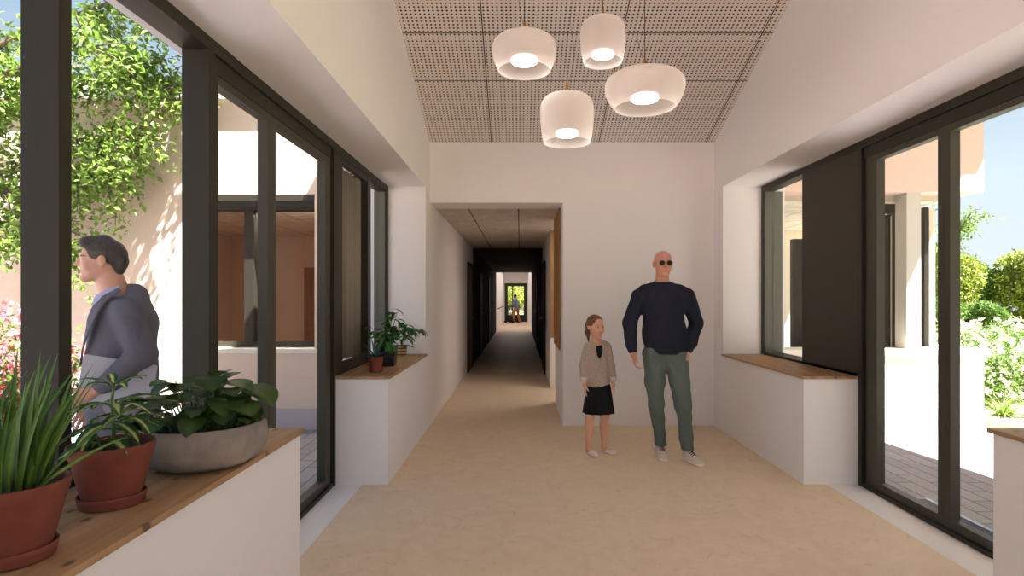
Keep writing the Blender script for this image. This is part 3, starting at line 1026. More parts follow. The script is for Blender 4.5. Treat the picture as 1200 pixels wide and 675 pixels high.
# concrete bowl with round leaves
t = empty('planted_bowl', (-1.145, 2.135, SILL))
b = MB()
b.lathe([(.001, 0), (.12, 0), (.15, .006), (.185, .028), (.208, .065), (.214, .10), (.209, .135), (.203, .152), (.197, .153), (.197, .135), (.200, .10), (.19, .07)], n=64)
b.build('bowl', M_conc, t, smooth=True)
b = MB(); soil_disc(b, .197, .118, 48); b.build('soil', mat('brown potting soil', srgb(72, 52, 42), .95, noise=(80, .5), bump=(100, 1, .01)), t, smooth=True)
f = MB(); s_ = MB()
for i in range(46):
    a = rnd.uniform(0, 2 * math.pi); r = .15 * math.sqrt(rnd.random()) - .0
    base = Vector((r * math.cos(a) - .01, r * math.sin(a) * .9, .12))
    h = rnd.uniform(.05, .25) * (1 - r / .35)
    top = base + Vector((math.cos(a) * .04 + rnd.uniform(-.02, .02), math.sin(a) * .03, h))
    s_.tube([base, (base + top) / 2 + Vector((0, 0, .01)), top], [.003, .0025, .002], 6)
    d = Vector((math.cos(a) + rnd.uniform(-.5, .5), math.sin(a) - .35 + rnd.uniform(-.4, .4), rnd.uniform(-.2, .5)))
    L = rnd.uniform(.09, .14)
    leaf(f, top, d, (0, 0, 1), L, L * rnd.uniform(.7, .95), rnd.uniform(.3, 1.0), .18, 8, 0, .85, .001)
for (x, y, z, d, L, w) in ((.00, -.05, .27, (.5, -.7, .3), .13, .12), (.10, -.06, .26, (.3, -.7, -.5), .12, .11), (-.05, -.02, .27, (-.8, -.4, .2), .11, .08), (-.10, -.06, .20, (-.8, -.4, .0), .13, .10), (.03, .02, .31, (.5, -.4, .5), .11, .09), (-.03, .0, .25, (-.3, -.8, .1), .13, .12), (.04, -.08, .22, (.1, -.9, -.2), .13, .12)):
    s_.tube([(x * .5, y * .5, .12), (x * .8, y * .8, z * .8), (x, y, z)], [.003, .0025, .002], 6)
    leaf(f, (x, y, z), d, (0, 0, 1), L, w, .7, .15, 9, 0, .85)
s_.tube([(.11, .0, .12), (.145, .0, .19), (.15, .0, .22)], [.003, .002, .002], 6)
leaf(f, (.15, 0, .205), (.12, 0, 1), (0, -1, 0), .10, .04, .1, .35, 8, 0, 1.0)
leaf(f, (.165, 0, .14), (.1, 0, 1), (0, -1, 0), .06, .028, .1, .35, 8, 0, 1.0)
s_.tube([(.12, .01, .19), (.115, .01, .235), (.13, .01, .25), (.145, .01, .235)], [.0015] * 4, 5)
for i in range(240):
    a = rnd.uniform(-1.2, 1.6) if i % 3 else rnd.uniform(0, 6.28); r = rnd.uniform(.02, .165)
    p = Vector((r * math.cos(a), r * math.sin(a) * .9 - .01, .12 + rnd.uniform(.01, .09)))
    leaf(f, p, (rnd.uniform(-1, 1), rnd.uniform(-1, .6), rnd.uniform(-.3, .8)), (0, 0, 1), rnd.uniform(.015, .03), rnd.uniform(.01, .018), .5, .2, 3, 0, .9)
f.build('foliage', L_dark, t, uv=True, smooth=True); s_.build('stem', M_stem, t, smooth=True)
tag(t, 'round grey concrete bowl filled with dark round-leaved plants on the pine sill', 'planted bowl')

# aloe in a small terracotta pot
t = empty('potted_plant', (-1.169, 4.76, SILL))
terra_pot(t, .062, .125, .044, n=32)
f = MB()
for i in range(15):
    a = i * 2.4; e = .35 + .9 * (i / 15)
    leaf(f, (0, 0, .11), (math.cos(a) * math.cos(e), math.sin(a) * math.cos(e), math.sin(e)), (0, 0, 1), rnd.uniform(.15, .21), .024, .9 if i < 9 else .3, .5, 8, 0, .5)
f.build('foliage', L_blue, t, uv=True, smooth=True)
tag(t, 'small terracotta pot with a blue-green spiky succulent on the far left sill', 'potted plant')

# tall plant in black square pot
t = empty('potted_plant', (-1.16, 5.2, SILL))
b = MB()
w0, w1, h = .055, .068, .175
b.add([(-w0, -w0, 0), (w0, -w0, 0), (w0, w0, 0), (-w0, w0, 0), (-w1, -w1, h), (w1, -w1, h), (w1, w1, h), (-w1, w1, h), (-w1 + .006, -w1 + .006, h), (w1 - .006, -w1 + .006, h), (w1 - .006, w1 - .006, h), (-w1 + .006, w1 - .006, h), (-w1 + .008, -w1 + .008, h - .02), (w1 - .008, -w1 + .008, h - .02), (w1 - .008, w1 - .008, h - .02), (-w1 + .008, w1 - .008, h - .02)],
      [(3, 2, 1, 0)] + [(i, (i + 1) % 4, 4 + (i + 1) % 4, 4 + i) for i in range(4)] + [(4 + i, 4 + (i + 1) % 4, 8 + (i + 1) % 4, 8 + i) for i in range(4)] + [(8 + i, 8 + (i + 1) % 4, 12 + (i + 1) % 4, 12 + i) for i in range(4)])
b.build('pot', M_blackpot, t, bevel=.003)
b = MB(); b.box(-w1 + .008, w1 - .008, -w1 + .008, w1 - .008, h - .035, h - .02); b.build('soil', M_soil, t)
f = MB(); b = MB()
for k, (dx, dy, hh) in enumerate(((-.05, 0, .42), (.03, .02, .50), (.10, -.02, .38), (-.16, .01, .34), (.0, -.05, .30), (.06, .05, .46), (-.10, -.04, .26))):
    pts = [Vector((dx * q ** 1.3, dy * q, h - .03 + (hh - h + .03) * q)) for q in (0, .25, .5, .75, 1)]
    b.tube(pts, [.004, .0035, .003, .0025, .002], 6)
    for q in range(9):
        u = .3 + .7 * q / 8
        p = Vector((dx * u ** 1.3, dy * u, h - .03 + (hh - h + .03) * u))
        a = q * 2.3 + k
        e = rnd.uniform(-.1, .5)
        leaf(f, p, (math.cos(a) * math.cos(e), math.sin(a) * math.cos(e), math.sin(e)), (0, 0, 1), rnd.uniform(.085, .13), rnd.uniform(.04, .058), 1.2, .25, 7, 0, .85)
for i in range(10):
    a = -math.pi / 2 + rnd.uniform(-1, 1)
    leaf(f, (.05 * math.cos(a), .05 * math.sin(a), h + rnd.uniform(-.03, .05)), (math.cos(a), math.sin(a), .1), (0, 0, 1), .10, .05, 1.5, .2, 7, 0, .85)
b.build('stem', M_stem, t, smooth=True); f.build('foliage', L_mid, t, uv=True, smooth=True)
tag(t, 'tall bushy green plant in a black square pot on the far left sill', 'potted plant')

# striped basket plant
t = empty('potted_plant', (-1.23, 6.10, SILL))
M_bask = bpy.data.materials.new('striped woven basket'); M_bask.use_nodes = True
_nt = M_bask.node_tree; _p = _nt.nodes['Principled BSDF']; _p.inputs['Roughness'].default_value = .8
_tc = _nt.nodes.new('ShaderNodeTexCoord'); _sp = _nt.nodes.new('ShaderNodeSeparateXYZ'); _mm = _nt.nodes.new('ShaderNodeMath'); _mm.operation = 'PINGPONG'; _mm.inputs[1].default_value = .016
_gt = _nt.nodes.new('ShaderNodeMath'); _gt.operation = 'GREATER_THAN'; _gt.inputs[1].default_value = .009; _mx = _nt.nodes.new('ShaderNodeMixRGB')
_mx.inputs[1].default_value = (*srgb(196, 160, 112), 1); _mx.inputs[2].default_value = (*srgb(90, 62, 44), 1)
_nt.links.new(_tc.outputs['Object'], _sp.inputs[0]); _nt.links.new(_sp.outputs[2], _mm.inputs[0]); _nt.links.new(_mm.outputs[0], _gt.inputs[0]); _nt.links.new(_gt.outputs[0], _mx.inputs[0]); _nt.links.new(_mx.outputs[0], _p.inputs['Base Color'])
b = MB(); b.lathe([(.001, 0), (.050, 0), (.054, .01), (.056, .06), (.056, .11), (.050, .11), (.050, .09), (.001, .088)], n=32); b.build('basket', M_bask, t, smooth=True)
f = MB(); b = MB()
for k, (dx, dy, hh) in enumerate(((.10, -.05, .30), (-.04, .03, .26), (.04, .06, .32), (.17, .0, .28), (.06, -.08, .22))):
    b.tube([(0, 0, .09), (dx * .4, dy * .5, .09 + (hh - .09) * .6), (dx, dy, hh)], [.003, .003, .002], 6)
    for q in range(8):
        a = q * .8 + k; e = rnd.uniform(-.2, .45)
        leaf(f, (dx, dy, hh - rnd.uniform(0, .04)), (math.cos(a) * math.cos(e), math.sin(a) * math.cos(e), math.sin(e)), (0, 0, 1), rnd.uniform(.10, .16), .045, 1.25, .25, 8, 0, .8)
for a in (-.2, .5, -1.0, 3.4):
    leaf(f, (0, 0, .10), (math.cos(a), math.sin(a), .4), (0, 0, 1), .15, .045, 1.0, .25, 8, 0, .8)
b.build('stem', M_stem, t, smooth=True); f.build('foliage', L_mid, t, uv=True, smooth=True)
tag(t, 'drooping leafy plant in a brown striped basket at the end of the far left sill', 'potted plant')

# ---------------------------------------------------------------- garden
nr = np.random.RandomState(5)
def leaf_cloud(name, pts, size, material, parent=None, up=.35, aspect=.55):
    """small folded leaves (two triangles each) at pts (n,3)"""
    n = len(pts)
    d = nr.normal(size=(n, 3)); d[:, 2] -= .25
    d /= np.linalg.norm(d, axis=1)[:, None]
    r = nr.normal(size=(n, 3)); r[:, 2] += up * 3
    s = np.cross(d, r); s /= np.linalg.norm(s, axis=1)[:, None]
    nn = np.cross(s, d)
    L = size * (.7 + .6 * nr.rand(n))[:, None]
    w = L * aspect * .5
    v = np.stack([pts, pts + d * L * .45 + s * w + nn * w * .4, pts + d * L, pts + d * L * .45 - s * w + nn * w * .4], 1).reshape(-1, 3)
    k = np.arange(n) * 4
    f = np.concatenate([np.stack([k, k + 1, k + 2], 1), np.stack([k, k + 2, k + 3], 1)])
    me = bpy.data.meshes.new(name)
    me.from_pydata(v.tolist(), [], f.tolist())
    me.materials.append(material)
    me.update()
    o = bpy.data.objects.new(name, me); COL.objects.link(o)
    if parent:
        o.parent = parent
    return o

def blob_points(n, c, rad, lumps=9, shell=.75):
    """points in the outer part of a lumpy ellipsoid"""
    c = np.array(c); rad = np.array(rad)
    lc = nr.normal(size=(lumps, 3)); lc /= np.linalg.norm(lc, axis=1)[:, None]
    lc = lc * rad * .55
    lr = rad.min() * (.38 + .25 * nr.rand(lumps))
    w = lr ** 2; idx = nr.choice(lumps, n, p=w / w.sum())
    q = nr.normal(size=(n, 3)); q /= np.linalg.norm(q, axis=1)[:, None]
    rr = (shell + (1 - shell) * nr.rand(n))[:, None]
    return c + lc[idx] + q * rr * lr[idx][:, None] * (rad / rad.min()) ** .5

def shrub(name, x, y, rad, h, n, size, leafm, label, cat, group=None, flower=None, nf=0, fs=.05, conical=False, lumps=12):
    t = empty(name, (x, y, -.03))
    if conical:
        z = nr.rand(n) ** 1.2; ang = nr.rand(n) * 6.283
        rr = rad * (1 - z) ** .65 * (.75 + .3 * nr.rand(n)) * (1 + .18 * np.sin(ang * 5 + z * 20))
        pts = np.stack([rr * np.cos(ang), rr * np.sin(ang), z * h + .05], 1)
    else:
        pts = blob_points(n, (0, 0, h * .55), (rad, rad, h * .5), lumps)
        pts[:, 2] = np.clip(pts[:, 2], .03, None)
    leaf_cloud('foliage', pts, size, leafm, t)
    b = MB()
    for k in range(5):
        a = k * 1.26
        b.tube([(0, 0, 0), (math.cos(a) * rad * .25, math.sin(a) * rad * .25, h * .35), (math.cos(a) * rad * .5, math.sin(a) * rad * .5, h * .7)], [.03 * h, .02 * h, .01 * h], 6)
    b.build('stems', M_bark, t, smooth=True)
    if flower:
        p2 = blob_points(nf, (0, 0, h * .58), (rad * 1.03, rad * 1.03, h * .52), lumps, .95)
        c = np.repeat(p2, 5, 0) + nr.normal(size=(nf * 5, 3)) * fs * .25
        c[:, 2] = np.clip(c[:, 2], .05, None)
        leaf_cloud('blossom', c, fs, flower, t, aspect=.9)
    tag(t, label, cat, group)
    return t

# big tree reaching in from the left
def tree(name, x, y, limbs, nleaf, size, leafm, label, trunk=.13, spread=.42, ymax=9.0):
    t = empty(name, (x, y, -.03))
    b = MB(); tips = []
    for li, L in enumerate(limbs):
        pts = [Vector(p) for p in L]
        n = len(pts)
        b.tube(pts, [trunk * ((1 - .6 * i / (n - 1)) if li == 0 else .30 * (1 - .85 * i / (n - 1))) for i in range(n)], 8)
        for i in range(1, n):
            for k in range(7):
                u = rnd.random()
                p = pts[i - 1].lerp(pts[i], u)
                q = p + Vector((rnd.uniform(-1, 1), rnd.uniform(-.8, .8), rnd.uniform(-1, .5))) * spread * (1.2 if i > 1 else .5)
                q.y = min(q.y, ymax)
                m_ = (p + q) / 2 + Vector((0, 0, .06))
                b.tube([p, m_, q], [.012, .008, .003], 5)
                if i > 1 or n == 2 or li > 0:
                    tips.append((p, m_, q))
    P_ = []
    for _ in range(nleaf):
        p, m_, q = tips[rnd.randrange(len(tips))]
        u = rnd.random() ** .7
        c = p.lerp(m_, u * 2) if u < .5 else m_.lerp(q, u * 2 - 1)
        P_.append(c + Vector((rnd.gauss(0, .10), rnd.gauss(0, .09), rnd.gauss(-.03, .10))))
    A_ = np.array([tuple(p) for p in P_]); A_[:, 1] = np.minimum(A_[:, 1], ymax)
    leaf_cloud('foliage', A_, size, leafm, t)
    b.build('trunk', M_bark, t, smooth=True)
    tag(t, label, 'tree')
    return t
def im(px, py, Y, ox, oy):
    """limb points given roughly where they stand in the courtyard"""
    return ((px - VX) / FPX * Y - ox, Y - oy, EYE - (py - VY) / FPX * Y + .03)
TX, TY = -7.1, 5.75
tr_limbs = [
    [(0, 0, 0), (.05, 0, 1.6), (.25, .05, 2.6), (.5, .0, 3.6), (.7, 0, 4.3)],
    [(.25, .05, 2.6), im(-10, 150, 5.9, TX, TY), im(60, 110, 5.95, TX, TY), im(130, 90, 6.0, TX, TY), im(195, 70, 6.0, TX, TY)],
    [(.5, 0, 3.3), im(30, 40, 5.8, TX, TY), im(110, 10, 5.9, TX, TY), im(165, -10, 6.0, TX, TY), im(190, 20, 6.0, TX, TY)],
    [(.2, .05, 2.3), im(10, 200, 5.9, TX, TY), im(80, 165, 5.9, TX, TY), im(140, 160, 6.0, TX, TY), im(188, 165, 6.0, TX, TY)],
    [(.1, .02, 2.0), im(-20, 230, 5.9, TX, TY), im(50, 215, 5.9, TX, TY), im(110, 205, 6.0, TX, TY), im(145, 225, 6.0, TX, TY)],
    [(.05, .0, 1.6), im(-40, 290, 5.8, TX, TY), im(0, 265, 5.8, TX, TY), im(50, 265, 5.9, TX, TY), im(75, 285, 5.9, TX, TY)],
    [(.6, 0, 4.2), im(60, -60, 5.7, TX, TY), im(150, -50, 5.8, TX, TY), im(200, -30, 5.9, TX, TY), im(240, -20, 5.9, TX, TY)],
    [im(150, -50, 5.8, TX, TY), im(215, -60, 5.8, TX, TY), im(245, -40, 5.8, TX, TY)],
    [im(165, -10, 6.0, TX, TY), im(215, 0, 6.0, TX, TY), im(238, 40, 6.05, TX, TY)],
    [im(130, 90, 6.0, TX, TY), im(200, 95, 6.05, TX, TY), im(236, 115, 6.1, TX, TY)],
    [(.3, 0, 2.9), im(0, 90, 5.4, TX, TY), im(70, 60, 5.4, TX, TY), im(140, 50, 5.5, TX, TY)],
]
tree('tree', TX, TY, tr_limbs, 17000, .074, L_tree, 'large light green leafy tree filling the upper left glazing and shading the cream wall', trunk=.11, spread=.34, ymax=.55)

shrub('azalea_bush', -4.02, 4.55, .62, 1.28, 2600, .05, L_hedge, 'azalea bush covered in pink blossom outside at the left picture edge', 'shrub', None, L_pink, 900, .045)
def tuft(name, x, y, n, L, w, m_, label, cat, group=None, spread=.9):
    t = empty(name, (x, y, -.03)); f = MB()
    for i in range(n):
        a = rnd.uniform(0, 6.283); e = rnd.uniform(.5, 1.45)
        leaf(f, (rnd.uniform(-.05, .05), rnd.uniform(-.05, .05), 0), (math.cos(a) * math.cos(e), math.sin(a) * math.cos(e), math.sin(e)), (0, 0, 1), L * rnd.uniform(.7, 1.1), w, rnd.uniform(.5, 1.5) * spread, .35, 6, 0, .5)
    f.build('blades', m_, t, uv=True)
    tag(t, label, cat, group)
tuft('ornamental_grass', -3.0, 4.0, 110, .78, .03, L_grass, 'pale green arching grass plant behind the terracotta pots, outside the glazing', 'grass plant')
tuft('ornamental_grass', -2.75, 4.6, 70, .5, .025, L_grass, 'low clump of arching grass outside beside the man in the suit', 'grass plant')

# right garden
hx = [(6.25, 8.0, .55, .70), (7.1, 8.3, .6, .78), (6.9, 9.4, .65, .82), (7.9, 9.6, .7, .85), (8.6, 11.2, .8, .85), (9.7, 11.4, .8, .9), (7.6, 10.9, .7, .8), (9.2, 12.8, .9, .9), (10.6, 13.1, .9, .9), (8.0, 8.4, .6, .75)]
hl = ['low flowering shrub nearest the path beside the low wall', 'low flowering shrub just right of the one by the path', 'flowering shrub in the second row of the bed outside the right glazing', 'flowering shrub at the right end of the second row', 'flowering shrub in the middle of the third row', 'flowering shrub at the right end of the third row', 'flowering shrub at the left end of the third row', 'flowering shrub at the back left of the bed', 'flowering shrub at the back right of the bed', 'front row flowering shrub farthest right']
for (x, y, r, h), l in zip(hx, hl):
    shrub('flowering_shrub', x, y, r, h, 2300, .06, L_hedge, l, 'shrub', 'low flowering shrubs outside the right glazing', L_white, 260, .04)
gl = ['grass tuft by the path nearest the low wall', 'second grass tuft from the low wall along the bed edge', 'third grass tuft from the low wall along the bed edge', 'grass tuft farthest right along the bed edge']
for k, (x, y) in enumerate(((5.95, 7.25), (6.2, 7.05), (6.5, 7.2), (6.85, 7.15))):
    tuft('grass_tuft', x, y, 120, .34, .014, L_grass, gl[k], 'grass', 'grass tufts edging the right flower bed')
sl = ['tall yellow green shrub at the back of the right garden, leftmost', 'tall shrub second from the left at the back of the garden', 'tall shrub in the middle at the back of the garden', 'tall shrub fourth from the left at the back of the garden', 'tall shrub at the right end of the back row']
for k, (x, y, r, h) in enumerate(((24.2, 33.0, 1.6, 3.9), (26.6, 35.0, 1.6, 3.6), (28.4, 33.0, 1.6, 4.0), (31.0, 35.0, 1.7, 4.5), (33.4, 33.0, 1.8, 4.6))):
    shrub('tall_shrub', x, y, r, h, 9000, .20, L_hedge2 if k % 2 == 0 else L_hedge, sl[k], 'shrub', 'tall shrubs behind the lawn', conical=False, lumps=22)
for k, (x, y, r, h) in enumerate(((18.2, 25.5, 1.0, 1.5), (21.4, 27.0, .9, 1.25))):
    shrub('round_shrub', x, y, r, h, 3500, .13, L_hedge, ['small round shrub at the left edge of the right lawn', 'small round shrub in front of the tall shrubs on the lawn'][k], 'shrub')
tree('small_tree', 9.6, 13.4, [[(0, 0, 0), (.02, 0, 1.5), (.1, 0, 2.4), (.1, 0, 3.4)], [(.05, 0, 2.0), (.35, 0, 3.0), (.62, 0, 3.35)], [(.05, 0, 2.2), (-.4, 0, 3.0), (-.7, 0, 3.3)], [(.1, 0, 2.6), (.45, .1, 3.15), (.75, 0, 3.0)]], 1500, .085, L_tree, 'slim green tree peeping out below the pinkish fascia on the right', trunk=.06, spread=.4)
# greenery beyond the corridor end door
for k, (x, y, r, h) in enumerate(((-1.0, 41, 1.5, 2.7), (.7, 42, 1.6, 3.1))):
    shrub('garden_shrub', x, y, r, h, 4500, .14, L_hedge2, ['bright green shrub on the left beyond the corridor end door', 'bright green shrub on the right beyond the corridor end door'][k], 'shrub', 'shrubs beyond the end door')
# ================================================================== PEOPLE
class SDF:
    """implicit body shapes blended into one continuous surface"""
    def __init__(s, lo, hi, h):
        s.h = h
        s.lo = np.array(lo, dtype=np.float32)
        n = np.ceil((np.array(hi) - s.lo) / h).astype(int) + 1
        s.ax = [s.lo[i] + h * np.arange(n[i], dtype=np.float32) for i in range(3)]
        s.F = np.full(n, 1.0, dtype=np.float32)
    def _sub(s, lo, hi, pad):
        sl = []
        for i in range(3):
            a = int(np.clip(np.floor((lo[i] - pad - s.lo[i]) / s.h), 0, len(s.ax[i])))
            b = int(np.clip(np.ceil((hi[i] + pad - s.lo[i]) / s.h) + 1, 0, len(s.ax[i])))
            sl.append(slice(a, b))
        X, Y, Z = np.meshgrid(*[s.ax[i][sl[i]] for i in range(3)], indexing='ij', sparse=True)
        return tuple(sl), X, Y, Z
    def _mix(s, sl, d, k, sub=False):
        F = s.F[sl]
        if F.size == 0:
            return
        if sub:
            d = -d
            hh = np.clip(.5 - .5 * (F - d) / k, 0, 1)
            s.F[sl] = F * (1 - hh) + d * hh + k * hh * (1 - hh)
        else:
            hh = np.clip(.5 + .5 * (F - d) / k, 0, 1)
            s.F[sl] = F * (1 - hh) + d * hh - k * hh * (1 - hh)
    def rc(s, a, b, ra, rb, k=.02, sy=1.0, sx=1.0, sz=1.0, sub=False):
        """tapered capsule, optionally flattened about its own middle"""
        a = np.array(a, float); b = np.array(b, float)
        c = (a + b) / 2
        sc = np.array([sx, sy, sz])
        m = max(ra, rb)
        sl, X, Y, Z = s._sub(np.minimum(a, b) - m * np.maximum(sc, .2), np.maximum(a, b) + m * np.maximum(sc, .2), k + 3 * s.h)
        if s.F[sl].size == 0:
            return s
        A = c + (a - c) / sc; B = c + (b - c) / sc
        px = (X - c[0]) / sc[0] + c[0] - A[0]; py = (Y - c[1]) / sc[1] + c[1] - A[1]; pz = (Z - c[2]) / sc[2] + c[2] - A[2]
        ba = B - A; L2 = max(float(ba @ ba), 1e-9)
        t = np.clip((px * ba[0] + py * ba[1] + pz * ba[2]) / L2, 0, 1)
        d = np.sqrt((px - t * ba[0]) ** 2 + (py - t * ba[1]) ** 2 + (pz - t * ba[2]) ** 2) - (ra + (rb - ra) * t)
        s._mix(sl, d * min(1.0, float(sc.min()) ** .5), k, sub)
        return s
    def el(s, c, r, k=.02, R=None, sub=False):
        """ellipsoid with half axes r, rotated by R (3x3)"""
        c = np.array(c, float); r = np.array(r, float)
        m = r.max()
        sl, X, Y, Z = s._sub(c - m, c + m, k + 3 * s.h)
        if s.F[sl].size == 0:
            return s
        x, y, z = X - c[0], Y - c[1], Z - c[2]
        if R is not None:
            R = np.array(R)
            x, y, z = (R[0, 0] * x + R[1, 0] * y + R[2, 0] * z), (R[0, 1] * x + R[1, 1] * y + R[2, 1] * z), (R[0, 2] * x + R[1, 2] * y + R[2, 2] * z)
        k0 = np.sqrt((x / r[0]) ** 2 + (y / r[1]) ** 2 + (z / r[2]) ** 2)
        k1 = np.sqrt((x / r[0] ** 2) ** 2 + (y / r[1] ** 2) ** 2 + (z / r[2] ** 2) ** 2) + 1e-6
        s._mix(sl, k0 * (k0 - 1) / k1, k, sub)
        return s
    def below(s, z0, k=.006):
        """cut away everything under z0"""
        d = z0 - s.ax[2][None, None, :]
        hh = np.clip(.5 - .5 * (s.F - d) / k, 0, 1)
        s.F = s.F * (1 - hh) + d * hh + k * hh * (1 - hh)
        return s
    def above(s, z0, k=.006):
        d = s.ax[2][None, None, :] - z0
        hh = np.clip(.5 - .5 * (s.F - d) / k, 0, 1)
        s.F = (s.F * (1 - hh) + d * hh + k * hh * (1 - hh)).astype(np.float32)
        return s
    def folds(s, amp, f=22, seed=0, dirn=(.3, .2, 1)):
        X, Y, Z = np.meshgrid(*s.ax, indexing='ij', sparse=True)
        q = X * dirn[0] + Y * dirn[1] + Z * dirn[2]
        r = X * (1.7 + .1 * seed) - Y * 1.1 + Z * .6
        s.F = s.F + amp * (np.sin(q * f + 2.2 * np.sin(r * f * .45 + seed)) * .6 + .4 * np.sin(r * f * .9 + seed * 2 + 1.5 * np.sin(q * f * .6)))
        return s
    def mesh(s, name, mats, parent=None, pick=None, loc=None, rz=None):
        F = s.F
        ins = F < 0
        nx, ny, nz = F.shape
        c = [ins[i:nx - 1 + i, j:ny - 1 + j, k:nz - 1 + k] for i in (0, 1) for j in (0, 1) for k in (0, 1)]
        cnt = sum(a.astype(np.int8) for a in c)
        act = (cnt > 0) & (cnt < 8)
        idx = np.argwhere(act)
        vid = np.full(act.shape, -1, dtype=np.int64)
        vid[act] = np.arange(len(idx))
        acc = np.zeros((len(idx), 3)); num = np.zeros(len(idx))
        I, J, K = idx.T
        cor = [(i, j, k) for i in (0, 1) for j in (0, 1) for k in (0, 1)]
        for a in range(8):
            for b in range(a + 1, 8):
                df = [cor[b][q] - cor[a][q] for q in range(3)]
                if sum(abs(x) for x in df) != 1:
                    continue
                fa = F[I + cor[a][0], J + cor[a][1], K + cor[a][2]]; fb = F[I + cor[b][0], J + cor[b][1], K + cor[b][2]]
                m = (fa < 0) != (fb < 0)
                t = np.where(m, fa / np.where(fa - fb == 0, 1, fa - fb), 0)
                for q in range(3):
                    acc[:, q] += m * (cor[a][q] + df[q] * t)
                num += m
        V = s.lo + (idx + acc / num[:, None]) * s.h
        faces = []
        for axis in range(3):
            sl0 = [slice(None)] * 3; sl1 = [slice(None)] * 3
            sl0[axis] = slice(0, -1); sl1[axis] = slice(1, None)
            A, B = ins[tuple(sl0)], ins[tuple(sl1)]
            o1, o2 = [(1, 2), (2, 0), (0, 1)][axis]
            E_ = np.argwhere(A != B)
            ok = (E_[:, o1] > 0) & (E_[:, o2] > 0)
            for q in (o1, o2):
                ok &= E_[:, q] < vid.shape[q]
            E_ = E_[ok]
            def g(d1, d2):
                e = E_.copy(); e[:, o1] -= d1; e[:, o2] -= d2
                return vid[e[:, 0], e[:, 1], e[:, 2]]
            q4 = np.stack([g(0, 0), g(1, 0), g(1, 1), g(0, 1)], 1)
            fl = A[tuple(E_.T)]
            q4[~fl] = q4[~fl][:, ::-1]
            faces.append(q4)
        Fq = np.concatenate(faces)
        Fq = Fq[(Fq >= 0).all(1)]
        me = bpy.data.meshes.new(name)
        me.from_pydata(V.tolist(), [], Fq.tolist())
        for m_ in (mats if isinstance(mats, (list, tuple)) else [mats]):
            me.materials.append(m_)
        if pick is not None:
            cen = V[Fq].mean(1)
            me.polygons.foreach_set('material_index', pick(cen).astype(np.int32))
        me.polygons.foreach_set('use_smooth', [True] * len(me.polygons))
        me.update()
        o = bpy.data.objects.new(name, me); COL.objects.link(o)
        if parent:
            o.parent = parent
        if loc is not None:
            o.location = loc
        if rz is not None:
            o.rotation_euler = (0, 0, rz)
        return o

def Rz(a):
    c, s = math.cos(a), math.sin(a)
    return np.array([[c, -s, 0], [s, c, 0], [0, 0, 1]])
def Rx(a):
    c, s = math.cos(a), math.sin(a)
    return np.array([[1, 0, 0], [0, c, -s], [0, s, c]])

class Head:
    """head frame: x lateral, -y towards the face, z up; H = head height"""
    def __init__(s, c, H, yaw=0.0, pitch=0.0, child=False):
        s.c = np.array(c, float); s.H = H; s.R = Rz(yaw) @ Rx(pitch); s.child = child
    def p(s, x, y, z):
        """y given forwards"""
        return s.c + s.R @ (np.array([x, -y, z]) * s.H)
    def build(s, f, neck, rn):
        H, p, R = s.H, s.p, s.R
        f.el(p(0, -.07, .13), (.325 * H, .415 * H, .365 * H), .02, R)
        f.el(p(0, .10, -.13), (.265 * H, .26 * H, .31 * H), .03, R)
        f.rc(p(-.17, .02, -.20), p(-.06, .22, -.40), .085 * H, .07 * H, .02)
        f.rc(p(.17, .02, -.20), p(.06, .22, -.40), .085 * H, .07 * H, .02)
        f.rc(p(-.05, .285, -.40), p(.05, .285, -.40), .068 * H, .068 * H, .018)
        if s.child:
            for q in (-1, 1):
                f.el(p(q * .16, .20, -.16), (.11 * H, .10 * H, .12 * H), .02, R)
        f.rc(p(-.15, .30, .095), p(.15, .30, .095), .045 * H, .045 * H, .014)
        for q in (-1, 1):
            f.el(p(q * .135, .395, .02), (.065 * H, .06 * H, .045 * H), .010, R, sub=True)
            f.el(p(q * .135, .295, .02), (.062 * H, .062 * H, .052 * H), .004, R)
            f.el(p(q * .17, .235, -.10), (.085 * H, .07 * H, .09 * H), .02, R)
            f.el(p(q * .338, -.05, -.01), (.032 * H, .085 * H, .135 * H), .006, R @ Rz(-q * .3))
        nl = .035 if s.child else .0
        f.rc(p(0, .335, .07), p(0, .435 - nl, -.085), .028 * H, .045 * H, .010)
        for q in (-1, 1):
            f.rc(p(q * .035, .385 - nl, -.10), p(q * .05, .36 - nl, -.10), .03 * H, .028 * H, .006)
        f.rc(p(-.08, .325, -.225), p(.08, .325, -.225), .020 * H, .020 * H, .010)
        f.rc(p(-.065, .325, -.262), p(.065, .325, -.262), .022 * H, .022 * H, .010)
        f.rc(p(0, -.13, -.20), neck, rn, rn * 1.12, .022)
    def loc(s, cen):
        q = (cen - s.c) @ s.R / s.H
        return q[:, 0], -q[:, 1], q[:, 2]
    def pick(s, cen, base=0, lips=1, eye=2, iris=3, brow=4):
        x, y, z = s.loc(cen)
        out = np.full(len(cen), base)
        m = (y > .25) & (abs(x) < .085) & (z < -.212) & (z > -.275)
        out[m] = lips
        ax = abs(x)
        e = (y > .24) & (((ax - .135) / .062) ** 2 + ((z - .018) / .030) ** 2 < 1)
        out[e] = eye
        e = (y > .24) & (((ax - .135) / .03) ** 2 + ((z - .018) / .032) ** 2 < 1)
        out[e] = iris
        b = (y > .2) & (ax > .06) & (ax < .225) & (abs(z - .10 + .05 * (ax - .14)) < .015)
        out[b] = brow
        return out

